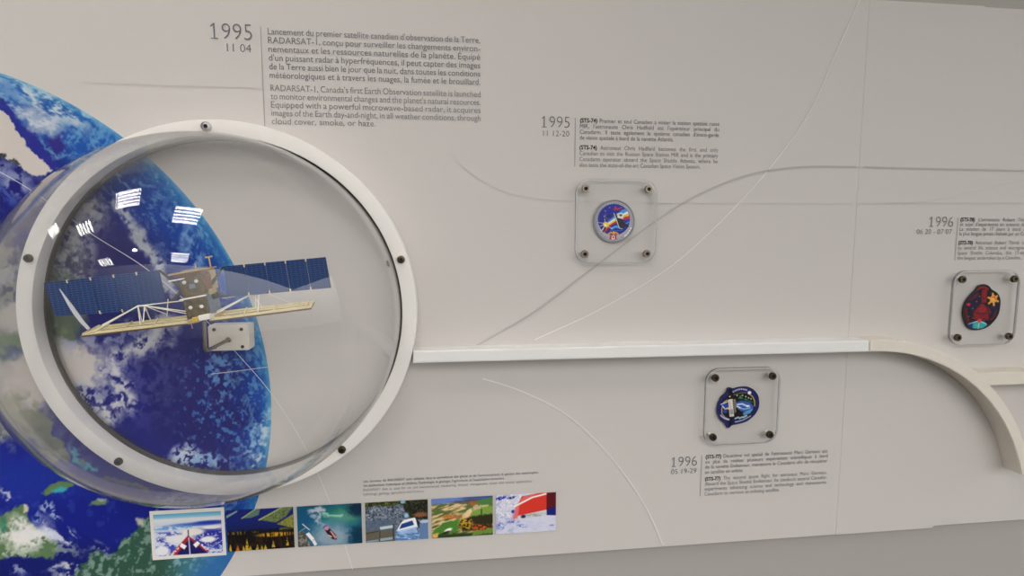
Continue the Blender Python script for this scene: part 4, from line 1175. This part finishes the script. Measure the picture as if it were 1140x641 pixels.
# red patch on black, egg shaped
S3x = 0.370 / (56.8 * 10.68); S3y = 0.374 / (64.2 * 10.68)
out3 = [((x - 275) * S3x, (330 - y) * S3y) for x, y in
        ((490, 280), (478, 210), (440, 150), (370, 105), (330, 62), (275, 45), (220, 58), (185, 110), (125, 175), (75, 260), (58, 380), (85, 480), (130, 550), (200, 585), (300, 580), (380, 540), (450, 460), (482, 380))]
def paint_red(X, Y):
    x = 275 + X / S3x; y = 330 - Y / S3y
    n = fbm(x / 30, y / 30, 81)
    p = Paint(X.shape, (20, 16, 26)); rd_ = (128, 22, 34); rd2 = (92, 18, 28)
    p.on(ell(x, y, 160, 240, 80, 110, .4), (26, 26, 66), .8); p.on(ell(x, y, 420, 330, 60, 90, .4), (24, 24, 58), .8)
    p.on(poly(x, y, [(255, 100), (315, 100), (320, 260), (262, 268), (250, 200)], 6), rd_); p.on(line(x, y, [(205, 105), (240, 78), (290, 78), (325, 100)], 26, 6), rd_)
    p.on(poly(x, y, [(245, 275), (300, 280), (350, 320), (380, 370), (360, 470), (270, 480), (160, 450), (170, 360)], 6), rd_)
    p.on(line(x, y, [(250, 275), (180, 360), (160, 440)], 8, 4), (40, 12, 20)); p.on(line(x, y, [(300, 280), (350, 350), (370, 440)], 10, 4), (40, 12, 20)); p.on(line(x, y, [(190, 380), (280, 395), (360, 385)], 10, 4), (50, 12, 20), .8); p.on(ell(x, y, 280, 340, 40, 30, .5) , (168, 36, 40), .7)
    p.on(line(x, y, [(210, 150), (170, 190), (128, 220)], 28, 5), rd2); p.on(ell(x, y, 108, 280, 22, 18, .4), (206, 30, 36)); p.on(line(x, y, [(84, 330), (96, 420), (122, 480)], 30, 6), rd2); p.on(line(x, y, [(446, 370), (430, 430), (392, 465)], 28, 6), rd2)
    p.on(sst(.6, .7, n) * ell(x, y, 275, 330, 180, 230, .3), (52, 16, 26), .6)
    for a in np.linspace(0, 360, 7)[:-1]: p.on(line(x, y, [(400, 225), (400 + 66 * math.cos(math.radians(a + 20)), 225 + 70 * math.sin(math.radians(a + 20)))], 24, 5), (226, 156, 60))
    p.on(ell(x, y, 400, 220, 44, 46, .2), (230, 160, 64)); p.on(line(x, y, [(385, 200), (410, 190), (430, 226)], 12, 4), (190, 70, 40)); p.on(ell(x, y, 398, 224, 12, 12, .3), (240, 190, 90))
    g = poly(x, y, [(118, 525), (180, 492), (245, 476), (310, 488), (360, 530), (300, 574), (200, 574)], 5)
    p.on(g, (44, 160, 170)); p.on(g * (1 - sst(170, 190, x)), (34, 40, 120)); p.on(line(x, y, [(130, 516), (240, 478), (340, 520)], 8, 3), (190, 206, 206)); p.on(line(x, y, [(252, 470), (250, 570)], 12, 4), (206, 180, 110)); p.on(ell(x, y, 255, 478, 22, 22, .3), (206, 60, 40)); p.on(ell(x, y, 222, 530, 20, 22, .5), (60, 180, 150))
    for sx2, sy2 in ((200, 246), (230, 184), (120, 425), (420, 300), (160, 330)): p.on(ell(x, y, sx2, sy2, 8, 8, .4), (120, 110, 120), .8)
    return p.c
patch((4.629, -0.062), radial(out3), paint_red, MT['rim_black'], 'dark red and black egg-shaped embroidered patch with an orange star, under the right clear plate')

plate(PC[0], (0.487, 0.487), 'clear acrylic plate holding the round patch, above the white rail')
plate(PC[1], (0.487, 0.487), 'clear acrylic plate holding the navy pointed patch, below the white rail')
plate(PC[2], (0.480, 0.485), 'clear acrylic plate holding the red and black patch at the right edge')

# ------------------------------------------------------------------ satellite bracket
bt = thing('model_bracket', W(0.0, -0.21, 0.002), 'white wall bracket box with four screws and a bent grey rod under the satellite', 'bracket')
BX0, BX1, BY0, BY1, BH = *at(231.5, 376)[:1], at(277.5, 376)[0], at(255, 390.5)[1], at(255, 361.5)[1], 0.10
BX0, BX1 = at(231.5, 376, BH)[0], at(277, 376, BH)[0]; BY0, BY1 = at(255, 390.3, BH)[1], at(255, 361.8, BH)[1]
bm = bmesh.new(); box(bm, BX0, BX1, BY0, BY1, 0.004, BH, bev=0.006)
obj('bracket_box', bm, MT['mount'], bt, smooth=True, angle=40)
for u_, v_ in ((238.3, 366.8), (268.7, 366.5), (239.5, 386.5), (270, 385.8)):
    q = at(u_, v_, BH)
    bm = bmesh.new()
    lathe(bm, q, [(0.009, BH - .001), (0.009, BH + .002), (0.007, BH + .004), (0.004, BH + .004), (0.0035, BH + .001), (0, BH + .001)], 16)
    obj('box_screw', bm, MT['bronze'], bt, smooth=True, angle=40)
rx, ry = at(254.5, 378, BH)
HROD = 0.395
corner = []
for k in range(7):
    a = math.pi / 2 * k / 6
    corner.append(W(rx, ry + 0.02 * (1 - math.cos(a)), HROD - 0.02 + 0.02 * math.sin(a)))
topx, topy = at(227.2, 357.5, HROD)
bm = bmesh.new()
tube(bm, [W(rx, ry, BH - .002)] + corner + [W(topx, topy, HROD)], 0.0036, 12)
obj('bent_rod', bm, MT['steel'], bt, smooth=True, angle=50)
bm = bmesh.new()
lathe(bm, (rx, ry), [(0.014, BH), (0.014, BH + .006), (0.009, BH + .008)], 16)
obj('rod_collar', bm, MT['steel'], bt, smooth=True, angle=40)

# ------------------------------------------------------------------ satellite model
HF = 0.47
def P2(u_, v_, h): x_, y_ = at(u_, v_, h); return W(x_, y_, h)
sat = thing('satellite_model', W(*at(222, 352, HROD), HROD), 'scale model satellite with gold body, blue solar wings and long cream antenna, inside the dome', 'model satellite')
TL, TR, BR, BL = [Vector(at(u_, v_, HF)) for u_, v_ in ((198.7, 308.1), (224, 303.4), (231.5, 354.9), (209, 358.7))]
E1 = (TR - TL).normalized(); E2 = (TL - BL).normalized()
BW, BLn = (TR - TL).length, (TL - BL).length
O = BL.copy()
def SP(a, b, h):
    q = O + E1 * a + E2 * b
    return W(q.x, q.y, h)
def sbox(bm, a0_, a1_, b0_, b1_, h0, h1, mi=0):
    return hexa(bm, [SP(a0_, b0_, h0), SP(a1_, b0_, h0), SP(a1_, b1_, h0), SP(a0_, b1_, h0)],
                [SP(a0_, b0_, h1), SP(a1_, b0_, h1), SP(a1_, b1_, h1), SP(a0_, b1_, h1)], mi)
def sobj(name, parent=sat, m='gold', *boxes, bev=0.0):
    bm = bmesh.new()
    for b in boxes: sbox(bm, *b)
    if bev: bmesh.ops.bevel(bm, geom=bm.edges[:], offset=bev, segments=1, affect='EDGES')
    return obj(name, bm, MT[m], parent)
HB = 0.325
bus = sobj('satellite_body', sat, 'gold', (0, BW, 0, BLn, HB, HF), bev=0.0008)
w_ = BW
sobj('side_panel', sat, 'sat_grey', (w_ - .001, w_ + .006, BLn * .08, BLn * .56, HB + .012, HF - .012))
sobj('side_panel', sat, 'copper', (w_ - .001, w_ + .007, BLn * .62, BLn * .95, HB + .07, HF - .01))
sobj('side_panel', sat, 'gold_light', (w_ - .001, w_ + .008, BLn * .60, BLn * 1.02, HB + .005, HB + .065))
sobj('electronics_box', sat, 'dark', (w_ - .001, w_ + .026, BLn * .38, BLn * .52, HB + .06, HF - .05))
sobj('electronics_box', sat, 'gold_light', (w_ + .006, w_ + .022, BLn * .5, BLn * .62, HB + .07, HB + .12))
sobj('cross_bar', sat, 'sat_white', (-.012, w_ + .004, BLn * .49, BLn * .49 + .007, HF, HF + .010))
sobj('small_plate', sat, 'sat_grey', (w_ * .38, w_ * .62, BLn * .70, BLn * .80, HF, HF + .004))
# top deck
deck = sobj('top_deck', sat, 'gold_light', (-.03, w_ + .004, BLn + .012, BLn + .020, HB - .03, HF + .03))
sobj('deck_edge', deck, 'copper', (-.022, w_, BLn, BLn + .012, HB, HF + .005))
sobj('deck_tray', deck, 'sat_grey', (w_ * .1, w_ * .8, BLn + .020, BLn + .026, HB + .01, HF - .02))
sobj('lower_shelf', sat, 'sat_white', (-.038, w_ * .25, BLn * .93, BLn * .93 + .006, HF - .02, HF + .02))
for a_, hb_, tb in ((w_ * .42, HB + .05, 0.032), (w_ * 1.0, HB + .03, 0.05)):
    bm = bmesh.new()
    tube(bm, [SP(a_, BLn + .018, hb_), SP(a_, BLn + .018 + tb, hb_)], 0.0016, 8)
    if tb > .04:
        tube(bm, [SP(a_ - .016, BLn + .018 + tb, hb_), SP(a_ + .016, BLn + .018 + tb, hb_)], 0.0015, 8)
    obj('deck_antenna', bm, MT['gold_light'], deck, smooth=True, angle=50)
for fa, fb in ((.20, .86), (.72, .84), (.25, .30), (.73, .28)):
    bm = bmesh.new()
    cpt = O + E1 * (w_ * fa) + E2 * (BLn * fb)
    lathe(bm, (cpt.x, cpt.y), [(0.0085, HF - .001), (0.0085, HF + .004), (0.006, HF + .008), (0, HF + .0095)], 14)
    obj('button', bm, MT['sat_white'], bus, smooth=True)
# hinges and fittings at the body's foot
sobj('antenna_fitting', sat, 'gold_light', (w_ * .05, w_ * .5, -.010, .012, HF - .05, HF + .010), bev=.001)
sobj('antenna_clip', sat, 'gold_bright', (w_ * .26, w_ * .5, -.006, .018, HF - .02, HF + .014), bev=.001)
sobj('antenna_fitting', sat, 'sat_white', (w_ * .55, w_ * 1.05, -.004, .022, HF - .05, HF + .016), bev=.001)
sobj('antenna_fitting', sat, 'gold_light', (w_ * .85, w_ * 1.4, -.006, .012, HF - .10, HF - .04), bev=.001)
bm = bmesh.new(); tube(bm, [SP(w_ * .1, -.012, HF - .01), SP(w_ * .1, -.034, HF - .01)], 0.0012, 8)
obj('pin', bm, MT['steel'], sat)

# solar wings: five panels each
HS = 0.40
def wing(tl, tr, br, bl, n, hinge_end):
    tl, tr, br, bl = [Vector(at(*q, HS)) for q in (tl, tr, br, bl)]
    for k in range(n):
        f0_, f1_ = (k + .012) / n, (k + 1 - .012) / n
        q = [bl.lerp(br, f0_), bl.lerp(br, f1_), tl.lerp(tr, f1_), tl.lerp(tr, f0_)]
        bm = bmesh.new()
        hexa(bm, [W(p.x, p.y, HS - .007) for p in q], [W(p.x, p.y, HS) for p in q])
        pn = obj('solar_panel', bm, MT['solar'], sat)
        if k < n - 1:
            for a, b, s in ((tl, tr, -1), (bl, br, 1)):
                c = a.lerp(b, (k + 1) / n); up = (bl - tl).normalized() if s < 0 else (tl - bl).normalized()
                e = (b - a).normalized() * 0.0028
                q2 = [c - e - up * .002, c + e - up * .002, c + e + up * .013, c - e + up * .013]
                bm = bmesh.new()
                hexa(bm, [W(p.x, p.y, HS - .009) for p in q2], [W(p.x, p.y, HS + .003) for p in q2])
                obj('hinge', bm, MT['sar'], pn)
wing((248.4, 296.5), (362.7, 286), (368.8, 320.3), (254, 330.6), 5, 0)
wing((48.1, 315), (176.8, 300.4), (186, 344), (61.3, 352), 5, 1)
for hub, ends in (((231.5, 322), ((248.8, 296.8), (254, 330))), ((205, 322), ((177, 300.8), (185.6, 340)))):
    bm = bmesh.new()
    hb_ = 0.385
    for e in ends:
        mid = (hub[0] + (e[0] - hub[0]) * .3, hub[1] + (e[1] - hub[1]) * .3)
        tube(bm, [P2(*hub, hb_), P2(*mid, hb_), P2(*e, HS - .004)], [0.0046, 0.0034, 0.0022], 8)
    tube(bm, [P2(hub[0] - 3, hub[1] + 1, hb_), P2(hub[0] + 3, hub[1] - 1, hb_)], 0.006, 10)
    obj('wing_yoke', bm, MT['yoke'], sat, smooth=True, angle=50)

# the long radar antenna: a shallow tray in two halves
def tray(front, back, hf, hb):
    """front/back = (inner, outer) edge pixels of the plank; three rails, cross pieces and a brown floor"""
    fi, fo = Vector(P2(*front[0], hf)), Vector(P2(*front[1], hf))
    bi, bo = Vector(P2(*back[0], hb)), Vector(P2(*back[1], hb))
    dn = Vector((0, 0, -1)) * 0.0022
    bm = bmesh.new(); hexa(bm, [fi + dn * 2.2, fo + dn * 2.2, bo + dn * 2.2, bi + dn * 2.2], [fi + dn * .9, fo + dn * .9, bo + dn * .9, bi + dn * .9])
    fl = obj('antenna_floor', bm, MT['sar_dark'], sat)
    for t0, t1 in ((0, .24), (.5, .62), (.84, 1.0)):
        bm = bmesh.new()
        q = [fi.lerp(bi, t0), fo.lerp(bo, t0), fo.lerp(bo, t1), fi.lerp(bi, t1)]
        hexa(bm, [p + dn * .8 for p in q], [p - dn * .3 for p in q])
        obj('antenna_rail', bm, MT['sar'], fl)
    for t in (0.0, .33, .62, .88, .94, .985):
        bm = bmesh.new()
        a, b = fi.lerp(fo, t), bi.lerp(bo, t); e = (fo - fi) * .012
        hexa(bm, [a + dn * .4, a + e + dn * .4, b + e + dn * .4, b + dn * .4], [a - dn * 1.2, a + e - dn * 1.2, b + e - dn * 1.2, b - dn * 1.2])
        obj('cross_piece', bm, MT['sar'], fl)
tray(((211, 358.5), (91, 372.5)), ((209, 351), (110, 363)), 0.47, 0.37)
tray(((233, 356), (346.5, 341.6)), ((236, 347.5), (350, 334.8)), 0.47, 0.37)
HA = 0.43
def rod(name, a, b, r=0.0011, m='sat_white'):
    bm = bmesh.new(); tube(bm, [P2(*a), P2(*b)], r, 8)
    return obj(name, bm, MT[m], sat, smooth=True, angle=60)
apx = (153.5, 340.5, HA); apx2 = (161, 340.3, HA)
for a, b, r in ((apx, (204, 334.6, .40), .0011), (apx, (104, 369, .44), .0014), (apx, (114, 361.5, .38), .001), (apx2, (207, 346.5, .40), .0011), (apx2, (208, 349, .42), .001),
                (apx, (156.5, 361.5, .45), .0011), (apx, (158, 357, .38), .001), (apx2, (167.5, 356, .38), .0011), (apx2, (159.5, 358, .45), .001), (apx, apx2, .0016), (apx2, (186, 350, .38), .0009), ((186, 352, .40), (187, 333, HA), .0009)):
    rod('truss_rod', a, b, r)
HA = 0.36
ap3 = (284, 325, HA)
for a, b, r in ((ap3, (240, 347.5, .40), .0015), (ap3, (239, 350, .43), .0013), (ap3, (285, 343.8, .38), .001), ((288.5, 325, HA), (287, 348, .45), .001), ((280, 326, HA), (292, 342.5, .38), .0009), ((296, 326, HA), (326, 338, .38), .0005), ((228, 341, .36), (244, 339, .36), .001), ((247, 332, HA), (262, 330, HA), .0007)):
    rod('truss_rod', a, b, r)
# bright reflection streak by the antenna's far tip, built as a solid curved strip
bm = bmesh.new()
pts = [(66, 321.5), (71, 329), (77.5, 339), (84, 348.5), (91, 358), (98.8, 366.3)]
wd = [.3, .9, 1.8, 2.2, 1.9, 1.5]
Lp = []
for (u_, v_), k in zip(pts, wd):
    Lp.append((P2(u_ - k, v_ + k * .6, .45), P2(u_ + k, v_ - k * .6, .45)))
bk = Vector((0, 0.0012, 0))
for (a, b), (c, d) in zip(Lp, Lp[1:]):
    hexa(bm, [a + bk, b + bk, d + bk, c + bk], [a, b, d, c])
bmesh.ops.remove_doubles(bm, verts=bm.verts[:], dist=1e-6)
obj('reflection_strip', bm, MT['reflection_chrome'], sat)

# ------------------------------------------------------------------ ceiling lights
MT['tube'] = emit_mat('lamp_diffuser', (1.0, 0.97, 0.92), PANEL_EMISSION)
MT['louvre'] = mat('louvre_metal', (70, 68, 64), 0.4, metal=0.3)
MT['lightframe'] = mat('light_frame', (200, 198, 194), 0.5)
def ceiling_light(x, h, along, lab):
    s = 0.74
    t = thing('ceiling_light', W(x, CEIL_Y - 0.01, h), lab, 'ceiling light', 'ceiling lights')
    bm = bmesh.new()
    for a0_, a1_, b0_, b1_ in ((-s, s, -s, -s + .06), (-s, s, s - .06, s), (-s, -s + .06, -s + .06, s - .06), (s - .06, s, -s + .06, s - .06)):
        box(bm, x + a0_, x + a1_, CEIL_Y - .09, CEIL_Y - .002, h + b0_, h + b1_)
    obj('light_frame', bm, MT['lightframe'], t)
    bm = bmesh.new(); box(bm, x - s + .06, x + s - .06, CEIL_Y - .03, CEIL_Y - .004, h - s + .06, h + s - .06)
    obj('diffuser', bm, MT['tube'], t)
    bm = bmesh.new()
    for k in (-.40, -.13, .13, .40):
        if along: box(bm, x - s + .06, x + s - .06, CEIL_Y - .08, CEIL_Y - .04, h + k - .05, h + k + .05)
        else: box(bm, x + k - .05, x + k + .05, CEIL_Y - .08, CEIL_Y - .04, h - s + .06, h + s - .06)
    for k in (-.58, .58):
        if along: box(bm, x + k - .015, x + k + .015, CEIL_Y - .079, CEIL_Y - .041, h - s + .06, h + s - .06)
        else: box(bm, x - s + .06, x + s - .06, CEIL_Y - .079, CEIL_Y - .041, h + k - .015, h + k + .015)
    obj('louvre', bm, MT['louvre'], t)
spots = [(-3.30, 2.12, 1, 'nearest'), (-0.07, 3.66, 1, ''), (-6.54, 3.59, 0, ''), (-9.79, 1.88, 0, ''), (-6.34, 8.38, 0, ''), (0.18, 8.17, 1, '')]
labs = ['square louvred ceiling light mirrored largest at the top left of the dome', 'square louvred ceiling light mirrored over the Earth rim right of the largest reflection',
        'square louvred ceiling light mirrored left of and below the largest reflection', 'square louvred ceiling light mirrored at the dome edge beside the ring',
        'square louvred ceiling light mirrored small above the left solar wing', 'square louvred ceiling light mirrored small just above the satellite body']
for (x, h, al, _), lb in zip(spots, labs):
    ceiling_light(x, h, al, lb)
t = thing('spot_lamp', W(-3.21, CEIL_Y, 7.12), 'small round ceiling spot mirrored as a bright dot in the middle of the dome', 'spot lamp')
bm = bmesh.new(); lathe_pts = [(0.16, 0), (0.16, 0.10), (0.13, 0.10), (0.12, 0.02)]
def vlathe(bm, x, h, prof, n=24):
    rings = [[bm.verts.new(W(x + r * math.cos(a), CEIL_Y - d, h + r * math.sin(a))) for a in (2 * math.pi * k / n for k in range(n))] for r, d in prof]
    for a, b in zip(rings, rings[1:]):
        for k in range(n): bm.faces.new((a[k], a[(k + 1) % n], b[(k + 1) % n], b[k]))
    bm.faces.new(rings[-1])
    bmesh.ops.recalc_face_normals(bm, faces=bm.faces[:])
vlathe(bm, -3.21, 7.12, [(0.2, 0.0), (0.2, 0.06), (0.17, 0.07)])
obj('spot_housing', bm, MT['lightframe'], t)
bm = bmesh.new(); vlathe(bm, -3.21, 7.12, [(0.15, 0.069), (0.15, 0.11), (0.08, 0.14)])
obj('spot_bulb', bm, emit_mat('spot_glow', (1, .96, .95), 220.0), t)
